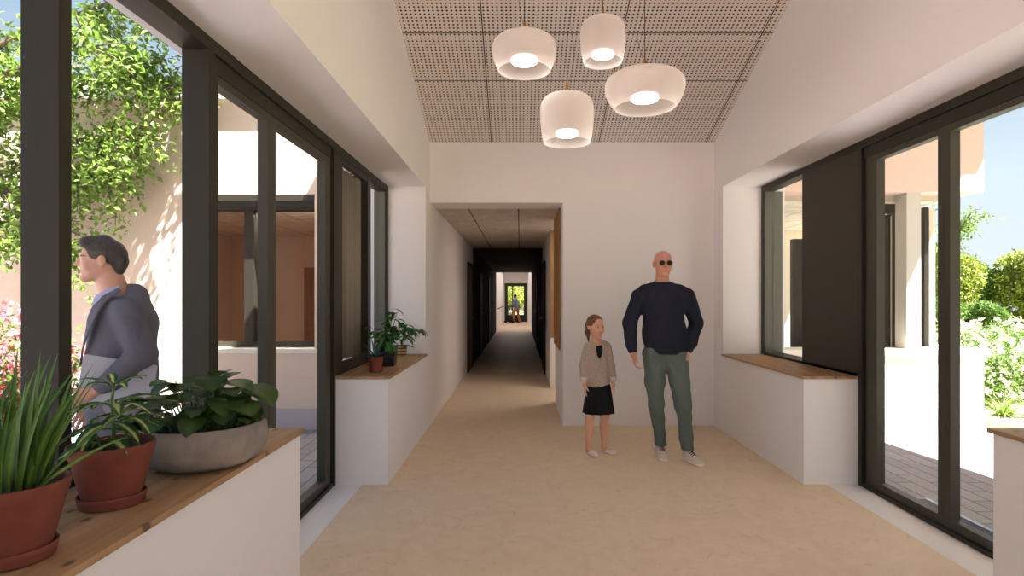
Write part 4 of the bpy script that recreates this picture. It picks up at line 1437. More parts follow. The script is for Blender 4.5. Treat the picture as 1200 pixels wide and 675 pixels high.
def hand(f, w, d, n, th, s=1.0, curl=.5, k=.004, thumb=.7, spread=.10, curls=None):
    """w wrist, d direction of the palm, n palm normal (side the fingers curl to), th direction of the thumb side"""
    w = np.array(w, float); d = np.array(d, float); d /= np.linalg.norm(d)
    n = np.array(n, float); n -= d * (n @ d); n /= np.linalg.norm(n)
    t = np.array(th, float); t -= d * (t @ d) + n * (t @ n); t /= np.linalg.norm(t)
    offs = (.030, .010, -.010, -.028)
    lens = (.072, .080, .074, .058)
    rads = (.0088, .0092, .0086, .0076)
    for i in range(4):
        o = offs[i] * s
        a = w + t * o * .55 + d * .012 * s
        kn = w + t * o + d * (.088 - .004 * abs(i - 1)) * s
        f.rc(a, kn, .0135 * s, .0115 * s, .008 * s)
        cd = (d + t * (spread * (1.5 - i) / 1.5)); cd /= np.linalg.norm(cd)
        cu = curls[i] if curls else curl
        p = kn
        L = lens[i] * s
        for j, (fr, cc) in enumerate(((.45, .6), (.30, 1.5), (.25, 2.3))):
            a_ = cu * cc
            q = p + (cd * math.cos(a_) + n * math.sin(a_)) * L * fr
            f.rc(p, q, rads[i] * s * (1 - .09 * j), rads[i] * s * (.93 - .09 * j), k)
            p = q
    p0 = w + t * .016 * s + d * .016 * s + n * .004 * s
    p1 = p0 + (t * .62 + d * .62 + n * .25) * .040 * s
    p2 = p1 + (t * (.55 - .3 * thumb) + d * .8 + n * .35 * thumb) * .034 * s
    p3 = p2 + (t * (.35 - .45 * thumb) + d * .85 + n * .45 * thumb) * .027 * s
    f.rc(p0, p1, .0155 * s, .0125 * s, .008 * s); f.rc(p1, p2, .0112 * s, .0098 * s, k); f.rc(p2, p3, .0096 * s, .0078 * s, k)
    f.rc(w - d * .03 * s, w + d * .02 * s, .026 * s, .027 * s, .012, sy=1.0)

def skin_set(tag_, skin, lips, brow, iris=(.06, .04, .03)):
    return [mat('skin ' + tag_, skin, .5, spec=.35, bump=(120, .05, .002)), mat('lips ' + tag_, lips, .45, spec=.4), mat('eye white ' + tag_, (.62, .58, .55), .3), mat('iris ' + tag_, iris, .2), mat('brow ' + tag_, brow, .8)]

def fabric(name, col, amt=.12, scale=220, rough=.9, b=.15):
    return mat(name, col, rough, spec=.15, noise=(scale, amt), bump=(scale * 1.5, b, .002))

def shoe(name, parent, a, toe, L, Wd, Hh, m_up, m_sole, label=None, low=False):
    """a = ankle ground point, toe = direction; built in person coordinates"""
    a = np.array([a[0], a[1], a[2]], float)
    d = np.array([toe[0], toe[1], 0.0]); d /= np.linalg.norm(d)
    sd = np.array([-d[1], d[0], 0])
    heel = a - d * L * .24; tip = a + d * L * .76
    lo = np.minimum(heel, tip) - .09; hi = np.maximum(heel, tip) + .09
    lo[2] = a[2] - .02; hi[2] = a[2] + Hh + .1
    f = SDF(lo, hi, .0035)
    z = a[2]
    f.rc(heel + d * Wd * .42 + [0, 0, .028], a + d * L * .25 + [0, 0, .030], Wd * .40, Wd * .40, .01)
    f.rc(a + d * L * .2 + [0, 0, .026], tip - d * Wd * .48 + [0, 0, .016], Wd * .42, Wd * .46, .02, sz=.9)
    if not low:
        f.rc(a + [0, 0, .04], a + [0, 0, Hh], Wd * .40, Wd * .40, .02)
        f.rc(a + [0, 0, Hh * .8], a + d * L * .38 + [0, 0, .045], Wd * .34, Wd * .30, .03)
    else:
        f.el(a + d * L * .06 + [0, 0, Hh + .014], (Wd * .36 + abs(d[0]) * L * .18, Wd * .36 + abs(d[1]) * L * .18, .026), .008, None, sub=True)
    f.below(z + .001, .004)
    if not low:
        f.above(z + Hh + .01, .006)
    def pk(c):
        return (c[:, 2] < z + (.024 if not low else .006)).astype(int)
    o = f.mesh(name, [m_up, m_sole], parent, pk)
    if not low:
        b = MB()
        for i in range(4):
            c = a + d * L * (.17 + .075 * i) + np.array([0, 0, Hh * 1.13 - .0062 * i])
            b.tube([c - sd * Wd * .24 + [0, 0, -.010], c + [0, 0, .004], c + sd * Wd * .24 + [0, 0, -.010]], .0042, 6)
        b.build('laces', mat('black lace', (.02, .02, .02), .8), o, smooth=True)
    return o

# ------------------------------------------------------------ bald man
MX, MY = 1.238, 5.10
hm = Head((.0, -.005, 1.722), .232, yaw=.0, pitch=.04)
f = SDF((-.40, -.28, 0.0), (.42, .36, 1.86), .005)
hm.build(f, (0, .035, 1.52), .054)
f.rc((-.13, .02, 1.45), (.13, .02, 1.45), .045, .045, .03, sy=.9)
f.rc((0, .02, 1.30), (.01, .03, 1.05), .115, .110, .05, sy=.62)
f.rc((.0, .03, 1.05), (.03, .03, .97), .12, .10, .05, sy=.65)
sh = ((-.205, .01, 1.44), (-.29, .03, 1.20), (-.272, -.045, .985))
f.rc(sh[0], sh[1], .05, .042, .03); f.rc(sh[1], sh[2], .042, .028, .02)
hand(f, (-.268, -.055, .955), (.06, -.30, -1), (1, -.1, .1), (.1, -1, -.2), .98, .42, thumb=.25, curls=(.35, .55, .6, .6))
s2 = ((.215, .01, 1.44), (.315, .07, 1.21), (.225, .02, .99))
f.rc(s2[0], s2[1], .05, .042, .03); f.rc(s2[1], s2[2], .042, .028, .02)
f.rc(s2[2], (.17, -.03, .90), .03, .035, .02)
LL = ((-.07, .03, .90), (-.04, .08, .49), (.033, .23, .10)); RL = ((.12, .02, .90), (.177, .0, .49), (.232, .07, .095))
for q in (LL, RL):
    f.rc(q[0], q[1], .062, .052, .03); f.rc(q[1], q[2], .05, .034, .02)
    f.rc(q[2], (q[2][0], q[2][1] - .02, .035), .032, .03, .02)
man_skin = skin_set('ruddy', srgb(208, 148, 126), srgb(196, 128, 112), srgb(186, 130, 110))
man = f.mesh('person', man_skin, None, hm.pick, (MX, MY, 0))
tag(man, 'bald man in round sunglasses, navy sweatshirt and grey green jeans walking beside the girl', 'person')
# sweatshirt
f = SDF((-.46, -.26, .84), (.48, .30, 1.62), .005)
f.rc((-.145, .02, 1.475), (.145, .02, 1.475), .064, .064, .05, sy=1.0)
f.rc((-.045, .02, 1.36), (-.02, .01, 1.08), .135, .140, .04, sy=.74)
f.rc((.055, .02, 1.36), (.06, .01, 1.08), .135, .135, .04, sy=.74)
f.rc((.015, .02, 1.10), (.035, .015, 1.01), .182, .178, .04, sy=.66)
f.rc((.03, .015, .995), (.035, .015, .965), .168, .166, .015, sy=.68)
f.rc((-.195, .01, 1.445), (-.285, .03, 1.21), .074, .060, .03); f.rc((-.285, .03, 1.21), (-.278, -.03, 1.03), .060, .052, .02)
f.rc((-.280, -.032, 1.02), (-.274, -.042, .985), .046, .043, .012)
f.rc((.205, .01, 1.445), (.305, .06, 1.21), .074, .062, .03); f.rc((.305, .06, 1.21), (.25, .025, 1.04), .062, .054, .02)
f.rc((.25, .025, 1.04), (.225, .01, .995), .048, .045, .012)
f.rc((0, .03, 1.525), (-.14, .02, 1.485), .062, .054, .04); f.rc((0, .03, 1.525), (.14, .02, 1.485), .062, .054, .04)
f.folds(.0045, 24, 1, (.5, .2, 1.0))
f.above(1.572)
f.below(.945, .012)
M_navy = fabric('navy sweatshirt cotton', srgb(37, 40, 52), .15, 260)
sw = f.mesh('sweatshirt', M_navy, man)
b = MB()
ring = []
for i in range(33):
    a = 2 * math.pi * i / 32
    ring.append((.064 * math.cos(a), .024 + .066 * math.sin(a), 1.556 + .026 * math.sin(a)))
b.tube(ring, .013, 8, cap=False); b.build('ribbed_collar', M_navy, sw, smooth=True)
# jeans
f = SDF((-.24, -.22, .06), (.36, .36, 1.08), .005)
f.rc((-.03, .025, .97), (.07, .025, .97), .115, .115, .04, sy=.95)
f.rc((.02, .03, .93), (.03, .03, .87), .10, .06, .04)
f.rc((-.075, .03, .94), (-.06, .045, .70), .095, .083, .04); f.rc((-.06, .045, .70), (-.042, .075, .49), .083, .068, .03)
f.rc((-.042, .075, .49), (.02, .20, .20), .066, .052, .03); f.rc((.02, .20, .20), (.033, .228, .105), .052, .053, .02)
f.rc((.115, .02, .94), (.145, .005, .70), .100, .086, .04); f.rc((.145, .005, .70), (.177, .0, .49), .086, .070, .03)
f.rc((.177, .0, .49), (.215, .05, .20), .068, .057, .03); f.rc((.215, .05, .20), (.232, .07, .105), .057, .058, .02)
f.folds(.0045, 30, 3, (.6, .1, 1.0))
f.below(.095, .01); f.above(1.03)
M_jean = fabric('grey green denim', srgb(98, 110, 104), .18, 200)
f.mesh('jeans', M_jean, man)
M_sh = mat('off white sneaker', srgb(214, 202, 190), .6); M_so = mat('pale sole', srgb(232, 226, 216), .6)
shoe('sneaker', man, (.033, .225, 0), (-.04, -1), .27, .098, .085, M_sh, M_so)
shoe('sneaker', man, (.232, .075, 0), (.30, -1), .28, .098, .085, M_sh, M_so)
# sunglasses
g = MB(); gf = MB()
for q in (-1, 1):
    c = hm.p(q * .135, .405, .035)
    pts = []
    r = .024
    n = 28
    nor = hm.R @ np.array([q * .12, -1, 0]); nor /= np.linalg.norm(nor)
    u = np.cross(nor, [0, 0, 1]); u /= np.linalg.norm(u); w_ = np.cross(u, nor)
    rim = [c + (u * math.cos(2 * math.pi * i / n) + w_ * math.sin(2 * math.pi * i / n) * .92) * r for i in range(n + 1)]
    gf.tube(rim, .0016, 6, cap=False)
    fr = [tuple(x + nor * .0008) for x in rim[:-1]]; bk = [tuple(x - nor * .0012) for x in rim[:-1]]
    g.add(fr + bk, [tuple(range(n)), tuple(range(2 * n - 1, n - 1, -1))] + [(i, i + n, (i + 1) % n + n, (i + 1) % n) for i in range(n)])
    e0 = c + u * r * (1 if (u[0] * q > 0) else -1)
    gf.tube([tuple(e0), tuple(hm.p(q * .335, .25, .05)), tuple(hm.p(q * .352, -.02, .05)), tuple(hm.p(q * .352, -.10, .0))], .0018, 6)
gf.tube([tuple(hm.p(-.045, .425, .05)), tuple(hm.p(0, .44, .062)), tuple(hm.p(.045, .425, .05))], .0016, 6)
sg = gf.build('sunglasses', mat('thin gold metal', srgb(150, 120, 80), .3, metal=.9), man, smooth=True)
g.build('lens', mat('dark lens', (.012, .010, .009), .3, spec=.15), sg)

# ------------------------------------------------------------ girl
GX, GY = .727, 5.42
GH = .208
hg = Head((-.030, -.005, 1.166), GH, yaw=.50, pitch=.10, child=True)
f = SDF((-.26, -.22, 0.0), (.26, .20, 1.30), .004)
hg.build(f, (-.02, .01, 1.00), .036)
f.rc((-.08, .01, .98), (.055, .01, .98), .032, .032, .03)
f.rc((-.015, .01, .95), (-.01, .01, .64), .075, .08, .04, sy=.7)
f.rc((-.03, .01, .62), (.03, .01, .62), .07, .07, .03, sy=.8)
ga = ((-.105, .0, .970), (-.145, .01, .80), (-.140, -.02, .655)); gb = ((.075, .0, .970), (.110, .01, .80), (.122, -.02, .665))
for q in (ga, gb):
    f.rc(q[0], q[1], .030, .026, .02); f.rc(q[1], q[2], .026, .018, .01)
hand(f, (-.138, -.026, .635), (.06, -.12, -1), (1, .2, 0), (.15, -1, 0), .64, .14, thumb=.9, k=.003)
hand(f, (.126, -.026, .645), (.10, -.12, -1), (-1, .2, 0), (-.15, -1, 0), .64, .14, thumb=.9, k=.003)
g1 = ((-.052, .0, .60), (-.090, -.02, .33), (-.098, -.02, .07)); g2 = ((.055, .02, .60), (.055, .02, .33), (.052, .03, .07))
for q, td in ((g1, (.45, -1)), (g2, (.75, -1))):
    f.rc(q[0], q[1], .048, .041, .02)
    mid = (q[1][0] * .65 + q[2][0] * .35, q[1][1] + .008, q[1][2] * .65 + q[2][2] * .35)
    f.rc(q[1], mid, .038, .040, .02); f.rc(mid, q[2], .040, .024, .02)
    dd = np.array([td[0], td[1], 0]); dd /= np.linalg.norm(dd)
    f.rc(q[2], (q[2][0] - dd[0] * .01, q[2][1] - dd[1] * .01, .03), .025, .026, .01)
    f.rc((q[2][0], q[2][1], .045), (q[2][0] + dd[0] * .11, q[2][1] + dd[1] * .11, .022), .026, .020, .015)
f.below(.006)
girl = f.mesh('person', skin_set('fair', srgb(222, 168, 142), srgb(204, 130, 114), srgb(168, 122, 98), (.05, .035, .025)), None, hg.pick, (GX, GY, 0))
tag(girl, 'small girl in tweed jacket and black skirt with white ballet flats and brown ponytail', 'person')
M_hair = fabric('brown hair', srgb(120, 80, 58), .3, 90, .5, .4)
f = SDF((-.20, -.16, 1.0), (.14, .20, 1.32), .004)
f.el(hg.p(0, -.10, .14), (.35 * GH, .425 * GH, .385 * GH), .01, hg.R)
f.rc(hg.p(-.30, -.02, .1), hg.p(-.24, -.25, -.12), .07 * GH, .09 * GH, .02); f.rc(hg.p(.30, -.02, .1), hg.p(.24, -.25, -.12), .07 * GH, .09 * GH, .02)
# keep the face free: cut along the hairline
f.el(hg.p(0, .37, -.17), (.30 * GH, .36 * GH, .46 * GH), .012, hg.R, sub=True)
f.el(hg.p(.36, .06, -.12), (.12 * GH, .16 * GH, .17 * GH), .006, hg.R, sub=True); f.el(hg.p(-.36, .06, -.12), (.12 * GH, .16 * GH, .17 * GH), .006, hg.R, sub=True)
f.el(hg.p(0, .05, -.5), (.34 * GH, .42 * GH, .26 * GH), .01, hg.R, sub=True)
f.rc(hg.p(0, -.50, .12), hg.p(-.02, -.58, .02), .10 * GH, .11 * GH, .01); f.rc(hg.p(-.02, -.58, .02), hg.p(-.03, -.56, -.35), .11 * GH, .11 * GH, .02); f.rc(hg.p(-.03, -.56, -.35), hg.p(-.02, -.46, -.75), .11 * GH, .03 * GH, .02)
f.folds(.0006, 140, 2, (1, .6, .3))
f.mesh('hair', M_hair, girl)
# black top, skirt
M_blk = fabric('black cloth', srgb(30, 30, 31), .2, 150)
f = SDF((-.16, -.14, .58), (.16, .14, 1.06), .004)
f.rc((-.06, .01, .975), (.04, .01, .975), .040, .040, .03); f.rc((-.015, .01, .95), (-.01, .01, .65), .086, .088, .03, sy=.80); f.above(1.015)
f.rc((-.02, -.05, 1.04), (-.02, 0, 1.0), .036, .036, .006, sub=True)
f.mesh('top', M_blk, girl)
b = MB(); n = 96; rows = 10; v = []; fc = []
for j in range(rows + 1):
    z = .64 - .27 * j / rows
    for i in range(n):
        a = 2 * math.pi * i / n
        base = .105 + .038 * (j / rows) ** .8
        w_ = 1 + (.055 * (j / rows)) * math.sin(a * 11 + .6 * math.sin(3 * a))
        v.append((base * w_ * math.cos(a) - .003, .008 + base * .80 * w_ * math.sin(a), z))
for j in range(rows):
    for i in range(n):
        fc.append((j * n + i, j * n + (i + 1) % n, (j + 1) * n + (i + 1) % n, (j + 1) * n + i))
b.add(v, fc); b.build('skirt', M_blk, girl, smooth=True, solidify=.003)
# tweed jacket
f = SDF((-.26, -.17, .54), (.26, .17, 1.10), .004)
f.rc((-.085, .01, .985), (.055, .01, .985), .044, .044, .03)
f.rc((-.03, .01, .94), (-.025, .01, .66), .088, .100, .03, sy=.90); f.rc((.0, .01, .94), (.0, .01, .66), .088, .100, .03, sy=.90)
f.rc((-.105, .0, .970), (-.146, .01, .80), .042, .035, .02); f.rc((-.146, .01, .80), (-.142, -.015, .70), .035, .034, .015)
f.rc((.075, .0, .970), (.111, .01, .80), .042, .035, .02); f.rc((.111, .01, .80), (.122, -.015, .705), .035, .034, .015)
f.rc((-.142, -.016, .695), (-.140, -.018, .685), .038, .038, .005); f.rc((.122, -.016, .70), (.123, -.018, .69), .038, .038, .005)
f.folds(.003, 34, 4, (.5, .3, 1))
f.below(.600, .008); f.above(1.045)
f.el((-.002, -.078, 1.00), (.036, .050, .13), .005, None, sub=True)
f.rc((.0, -.13, 1.06), (-.01, .0, 1.035), .044, .042, .010, sub=True)
f.rc((.006, -.095, .90), (.006, -.105, .58), .0045, .0045, .003, sub=True)
M_tweed = mat('grey beige tweed', srgb(176, 160, 146), .95, spec=.1, noise=(190, .42, (1, 1, 1)), bump=(260, .4, .003))
M_cuff = mat('pale jacket lining', srgb(206, 196, 184), .9, noise=(80, .08))
def pkc(c):
    return ((c[:, 2] < .705) & ((c[:, 0] < -.118) | (c[:, 0] > .100)) & (c[:, 2] > .645)).astype(int)
jk = f.mesh('jacket', [M_tweed, M_cuff], girl, pkc)
b = MB()
ring = [(-.01 + .050 * math.cos(a), .012 + .052 * math.sin(a), 1.025 + .018 * math.sin(a)) for a in [(-.55 + i / 20 * 1.1 + .5) * 1.0 * math.pi * 1.0 for i in range(21)]]
ring = [(-.012 + .052 * math.cos(a), .012 + .055 * math.sin(a), 1.022 + .02 * math.sin(a)) for a in [(-1.30 + 2 * math.pi * 0) + i / 24 * (2 * math.pi - .55) for i in range(25)]]
b.tube(ring, .010, 8); b.build('collar', M_tweed, jk, smooth=True)
M_flat = mat('white ballet flat', srgb(228, 214, 208), .5)
shoe('ballet_flat', girl, (-.098, -.02, 0), (.45, -1), .185, .068, .030, M_flat, M_flat, low=True)
shoe('ballet_flat', girl, (.052, .03, 0), (.75, -1), .185, .068, .030, M_flat, M_flat, low=True)

# ------------------------------------------------------------ man in the suit, outside left
SX, SY = -2.075, 3.05
TH = -math.radians(54)
hs = Head((.0, -.083, 1.636), .224, yaw=-.06, pitch=-.02)
f = SDF((-.32, -.42, -.02), (.36, .36, 1.78), .0045)
hs.build(f, (0, -.01, 1.45), .060)
f.rc((-.12, .02, 1.37), (.12, .02, 1.37), .045, .045, .04)
f.rc((0, .03, 1.32), (0, .02, 1.02), .125, .115, .05, sy=.72)
f.rc((-.04, .03, .94), (.04, .03, .94), .10, .10, .04)
al = ((.18, .03, 1.38), (.218, .08, 1.16), (.205, -.08, 1.02))
f.rc(al[0], al[1], .048, .04, .02); f.rc(al[1], al[2], .04, .028, .02)
hand(f, (.205, -.11, 1.00), (-.10, -1, -.62), (-.9, -.1, .45), (0, -.35, 1), 1.0, .38, thumb=.4)
ar = ((-.19, .03, 1.38), (-.24, .06, 1.12), (-.20, -.10, .93))
f.rc(ar[0], ar[1], .048, .04, .02); f.rc(ar[1], ar[2], .04, .028, .02)
hand(f, (-.2, -.115, .90), (.05, -.4, -1), (1, 0, 0), (.1, -1, .3), 1.0, .4)
for q in ((-.085, .03), (.085, .03)):
    f.rc((q[0], .03, .92), (q[0], .02, .50), .085, .055, .03); f.rc((q[0], .02, .50), (q[0], .04, .08), .052, .036, .02)
    f.rc((q[0], .04, .07), (q[0], -.10, .03), .036, .03, .02)
suit = f.mesh('person', skin_set('warm', srgb(218, 164, 140), srgb(200, 124, 110), srgb(110, 88, 76)), None, hs.pick, (SX, SY, -.02), TH)
tag(suit, 'grey haired man in grey suit jacket seen from the side outside the left glazing', 'person')
# hair: short, swept back, greying at the temple
M_h1 = fabric('dark greying hair', srgb(72, 66, 64), .35, 70, .5, .5); M_h2 = fabric('grey temple hair', srgb(86, 79, 74), .3, 90, .6, .5)
f = SDF((-.13, -.24, 1.50), (.13, .09, 1.80), .004)
f.el(hs.p(0, -.09, .155), (.35 * .224, .44 * .224, .385 * .224), .01, hs.R)
f.rc(hs.p(-.12, .26, .40), hs.p(.12, .26, .40), .10 * .224, .10 * .224, .03); f.rc(hs.p(0, .24, .42), hs.p(0, -.1, .50), .12 * .224, .10 * .224, .03)
f.rc(hs.p(-.16, -.42, -.02), hs.p(.16, -.42, -.02), .10 * .224, .10 * .224, .04); f.rc(hs.p(-.14, -.36, -.20), hs.p(.14, -.36, -.20), .09 * .224, .09 * .224, .04)
f.el(hs.p(0, .42, -.14), (.40 * .224, .36 * .224, .47 * .224), .010, hs.R, sub=True)
for q in (-1, 1):
    f.el(hs.p(q * .36, -.04, -.06), (.12 * .224, .115 * .224, .17 * .224), .005, hs.R, sub=True)
f.el(hs.p(0, .1, -.50), (.5 * .224, .42 * .224, .33 * .224), .01, hs.R, sub=True)
f.folds(.0016, 110, 1, (.2, .5, 1.0))
def pkh(c):
    x, y, z = hs.loc(c)
    return ((abs(x) > .22) & (y > -.12) & (z < .22)).astype(int)
f.mesh('hair', [M_h1, M_h2], suit, pkh)
# shirt
M_shirt = fabric('pale lilac shirt', srgb(176, 178, 214), .08, 200)
f = SDF((-.2, -.24, .88), (.2, .2, 1.54), .0045)
f.rc((0, .005, 1.31), (0, .0, 1.0), .138, .136, .04, sy=.98); f.rc((0, -.01, 1.44), (0, -.025, 1.485), .070, .067, .02); f.above(1.505)
f.rc((0, -.18, 1.56), (0, -.06, 1.47), .03, .05, .01, sub=True)
sh_ = f.mesh('shirt', M_shirt, suit)
b = MB()
for q in (-1, 1):
    v = [(q * .006, -.098, 1.462), (q * .045, -.115, 1.415), (q * .072, -.06, 1.44), (q * .078, .005, 1.485), (q * .070, .0, 1.512), (q * .055, -.055, 1.495)]
    v2 = [(x * 1.08, y - .004, z - .002) for x, y, z in v]
    b.add(v + v2, [(0, 1, 2, 5), (2, 3, 4, 5), (6, 11, 8, 7), (8, 11, 10, 9), (0, 6, 7, 1), (1, 7, 8, 2), (2, 8, 9, 3), (3, 9, 10, 4), (4, 10, 11, 5), (5, 11, 6, 0)])
b.build('shirt_collar', M_shirt, sh_, smooth=True)
# jacket
M_suit = fabric('grey wool suiting', srgb(104, 102, 112), .12, 300)
f = SDF((-.36, -.30, .70), (.36, .34, 1.52), .0045)
f.rc((-.125, .025, 1.375), (.125, .025, 1.375), .066, .066, .05)
f.rc((0, .018, 1.31), (0, .01, 1.08), .155, .156, .05, sy=1.0)
f.rc((0, .01, 1.08), (0, .02, .82), .156, .170, .05, sy=.98)
f.rc((0, .05, 1.44), (0, .0, 1.40), .088, .10, .04)
f.rc((.160, .03, 1.36), (.220, .085, 1.17), .072, .062, .04); f.rc((.220, .085, 1.17), (.215, -.04, 1.045), .062, .050, .03)
f.rc((.215, -.04, 1.045), (.206, -.075, 1.025), .046, .043, .01)
f.rc((-.175, .03, 1.385), (-.245, .06, 1.13), .080, .064, .04); f.rc((-.245, .06, 1.13), (-.205, -.09, .95), .064, .046, .03)
f.folds(.0045, 22, 5, (.2, .7, 1.0))
f.below(.755, .01)
# open front: V down to the button, collar opening
f.rc((0, -.26, 1.42), (0, -.24, 1.12), .085, .028, .012, sub=True)
f.rc((0, -.25, 1.12), (0, -.27, .72), .012, .05, .01, sub=True)
f.rc((0, -.10, 1.54), (0, -.01, 1.46), .090, .080, .008, sub=True)
jj = f.mesh('suit_jacket', M_suit, suit)
b = MB()
for q in (-1, 1):
    pr = [(.083, .0, 1.500), (.088, -.065, 1.458), (.098, -.105, 1.40), (.080, -.130, 1.30), (.045, -.145, 1.20), (.016, -.152, 1.12)]
    out = [(.105, .01, 1.485), (.120, -.055, 1.435), (.150, -.085, 1.375), (.135, -.118, 1.29), (.080, -.145, 1.19), (.020, -.155, 1.115)]
    v = []
    for a, c in zip(pr, out):
        v += [(q * a[0], a[1] - .004, a[2]), (q * c[0], c[1] - .006, c[2])]
    v2 = [(x, y - .006, z + .001) for x, y, z in v]
    n = len(v); fc = []
    for i in range(5):
        k = 2 * i
        fc += [(k, k + 1, k + 3, k + 2), (n + k, n + k + 2, n + k + 3, n + k + 1), (k, k + 2, n + k + 2, n + k), (k + 1, n + k + 1, n + k + 3, k + 3)]
    b.add(v + v2, fc)
b.build('lapel', M_suit, jj, smooth=True)
# trousers, shoes
M_tr = fabric('mauve grey trousers', srgb(142, 128, 140), .1, 300)
f = SDF((-.24, -.2, .05), (.24, .24, 1.02), .006)
f.rc((-.05, .03, .93), (.05, .03, .93), .13, .13, .04)
for q in (-1, 1):
    f.rc((q * .085, .03, .92), (q * .088, .02, .50), .100, .075, .03); f.rc((q * .088, .02, .50), (q * .088, .04, .10), .075, .065, .03)
f.folds(.004, 26, 2, (.3, .3, 1)); f.below(.07, .01)
f.mesh('trousers', M_tr, suit)
M_ls = mat('dark leather', srgb(44, 34, 30), .35)
for q in (-1, 1):
    shoe('leather_shoe', suit, (q * .088, .04, 0), (q * .1, -1), .29, .10, .075, M_ls, M_black)
# laptop held against the side
t = empty('laptop', (SX, SY, -.02))
t.rotation_euler = (0, 0, TH)
def lp(px, py, lx):
    """point of the laptop plane lateral lx at the man's side"""
    return None
fw = Vector((0, -1, -.0)); 
b = MB()
ang = math.radians(-14)
ux = Vector((0, math.cos(ang), math.sin(ang)))       # long edge, towards his back
uz = Vector((0, -math.sin(ang), math.cos(ang)))
uz = (uz + Vector((0, -.10, 0))).normalized()
nx = Vector((1, 0, 0))
O = Vector((.168, -.20, .985))
def slab(b, o, lu, lv, th, bev=.012):
    c = [(-.5, -.5), (.5, -.5), (.5, .5), (-.5, .5)]
    pts = []
    for (cx, cy) in c:
        for k in range(5):
            a = math.atan2(cy, cx) // (math.pi / 2) * (math.pi / 2) + k / 4 * math.pi / 2
            pts.append(o + ux * (cx * lu - math.copysign(bev, cx) + bev * math.cos(a)) + uz * (cy * lv - math.copysign(bev, cy) + bev * math.sin(a)))
    n = len(pts)
    v = [p + nx * (th / 2) for p in pts] + [p - nx * (th / 2) for p in pts]
    b.add(v, [tuple(range(n)), tuple(range(2 * n - 1, n - 1, -1))] + [(i, i + n, (i + 1) % n + n, (i + 1) % n) for i in range(n)])
LC = Vector((.190, -.012, 1.035))
slab(b, LC + nx * .004, .31, .222, .007); b.build('lid', mat('brushed aluminium', srgb(205, 205, 215), .35, metal=.55), t)
b = MB(); slab(b, LC - nx * .0035, .31, .222, .007); b.build('base', mat('brushed aluminium', srgb(205, 205, 215), .35, metal=.55), t)
tag(t, 'closed silver laptop carried under the arm of the man in the suit', 'laptop')

# ------------------------------------------------------------ person with a walker at the corridor end
WX, WY = -.26, 33.2
hw = Head((-.10, -.09, 1.50), .22, yaw=-.2, pitch=.15)
f = SDF((-.40, -.62, 0), (.40, .40, 1.70), .010)
hw.build(f, (-.02, -.02, 1.33), .055)
f.rc((-.12, 0, 1.28), (.12, 0, 1.28), .055, .055, .04); f.rc((0, 0, 1.22), (0, .08, .92), .13, .13, .05, sy=.8)
for q in (-1, 1):
    f.rc((q * .18, 0, 1.26), (q * .23, .02, 1.03), .045, .04, .02); f.rc((q * .23, .02, 1.03), (q * .20, -.26, .95), .038, .03, .02)
    hand(f, (q * .20, -.28, .945), (0, -1, -.1), (0, 0, -1), (-q, 0, .1), 1.0, 1.0, k=.006)
    f.rc((q * .09, .08, .88), (q * .09, .02 - q * .10, .47), .08, .055, .03); f.rc((q * .09, .02 - q * .10, .47), (q * .09, .10 - q * .12, .08), .05, .036, .02)
    f.rc((q * .09, .10 - q * .12, .06), (q * .09, -.02 - q * .12, .03), .035, .03, .02)
f.below(.004)
wk = f.mesh('person', skin_set('brown', srgb(120, 84, 66), srgb(110, 70, 60), srgb(30, 26, 24)), None, hw.pick, (WX, WY, 0), math.radians(-120))
tag(wk, 'distant person in blue grey top leaning on a walker in front of the end door', 'person')
f = SDF((-.34, -.36, .74), (.34, .30, 1.42), .010)
f.rc((-.12, 0, 1.27), (.12, 0, 1.27), .08, .08, .04); f.rc((0, .01, 1.22), (0, .09, .90), .17, .19, .05, sy=.85)
for q in (-1, 1):
    f.rc((q * .17, 0, 1.26), (q * .24, .02, 1.03), .075, .065, .03); f.rc((q * .24, .02, 1.03), (q * .20, -.22, .955), .062, .046, .02)
f.below(.80); f.folds(.004, 24, 1)
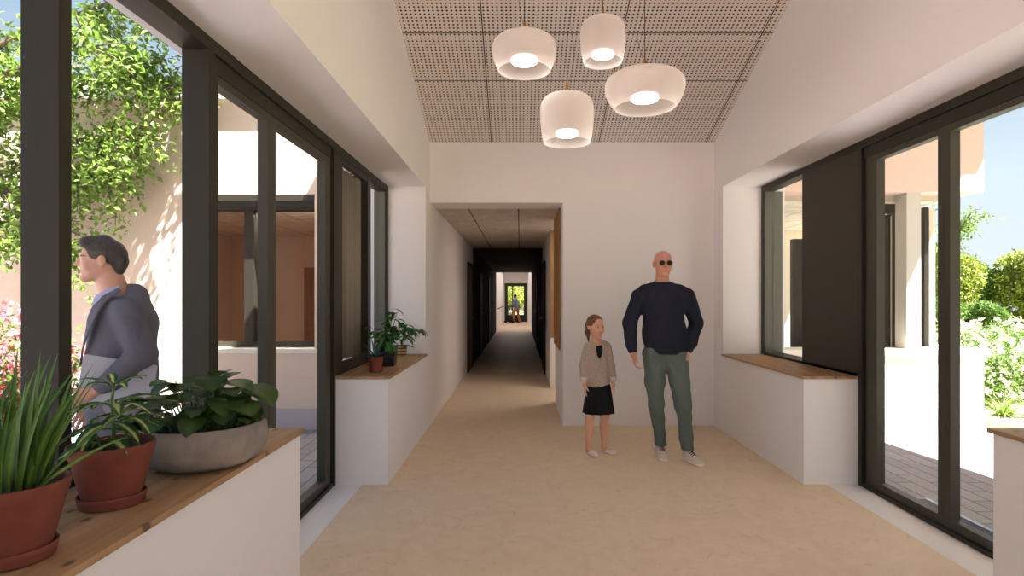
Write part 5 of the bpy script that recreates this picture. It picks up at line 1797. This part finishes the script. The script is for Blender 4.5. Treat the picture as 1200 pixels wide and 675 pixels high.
f.mesh('jacket', fabric('blue grey knit', srgb(104, 114, 138), .12), wk)
f = SDF((-.24, -.24, .08), (.24, .36, .96), .010)
f.rc((-.05, .08, .86), (.05, .08, .86), .13, .13, .03)
for q in (-1, 1):
    f.rc((q * .09, .08, .86), (q * .09, .02 - q * .10, .47), .10, .075, .03); f.rc((q * .09, .02 - q * .10, .47), (q * .09, .10 - q * .12, .13), .072, .058, .02)
f.below(.11)
f.mesh('trousers', fabric('tan trousers', srgb(168, 110, 76), .12), wk)
f = SDF((-.3, -.3, 1.40), (.2, .2, 1.70), .008)
f.el(hw.p(0, -.11, .17), (.36 * .22, .44 * .22, .38 * .22), .01, hw.R); f.el(hw.p(0, .4, -.2), (.4 * .22, .38 * .22, .46 * .22), .01, hw.R, sub=True)
f.rc(hw.p(0, -.2, .5), hw.p(0, -.22, .56), .02, .03, .02)
f.mesh('hair', fabric('black hair', srgb(28, 24, 24), .2), wk)
t = empty('walker', (WX, WY, 0), math.radians(-120))
for q in (-1, 1):
    b = MB(); b.tube([(q * .26, .0, .95), (q * .26, -.34, .95)], .016, 8); b.build('grip', mat('black rubber grip', (.02, .02, .02), .7), t, smooth=True)
b = MB()
for q in (-1, 1):
    b.tube([(q * .26, -.10, .935), (q * .26, -.16, .5), (q * .27, -.02, .09)], .013, 8)
    b.tube([(q * .26, -.30, .935), (q * .26, -.40, .5), (q * .26, -.50, .09)], .013, 8)
b.tube([(-.26, -.40, .5), (.26, -.40, .5)], .012, 8); b.tube([(-.26, -.16, .5), (.26, -.16, .5)], .012, 8)
b.build('frame', mat('dark walker frame', srgb(50, 50, 54), .4, metal=.5), t, smooth=True)
for (x, y) in ((-.27, -.02), (.27, -.02), (-.26, -.5), (.26, -.5)):
    b = MB()
    pr = [(x + .018 * sgn, y, .075) for sgn in (-1, 1)]
    b.tube(pr, .075, 20); b.build('wheel', M_black, t, smooth=True)
b = MB(); b.box(-.20, .20, -.38, -.18, .50, .53); b.build('seat', M_black, t)
tag(t, 'dark four wheeled walker held by the distant person at the corridor end', 'walker')
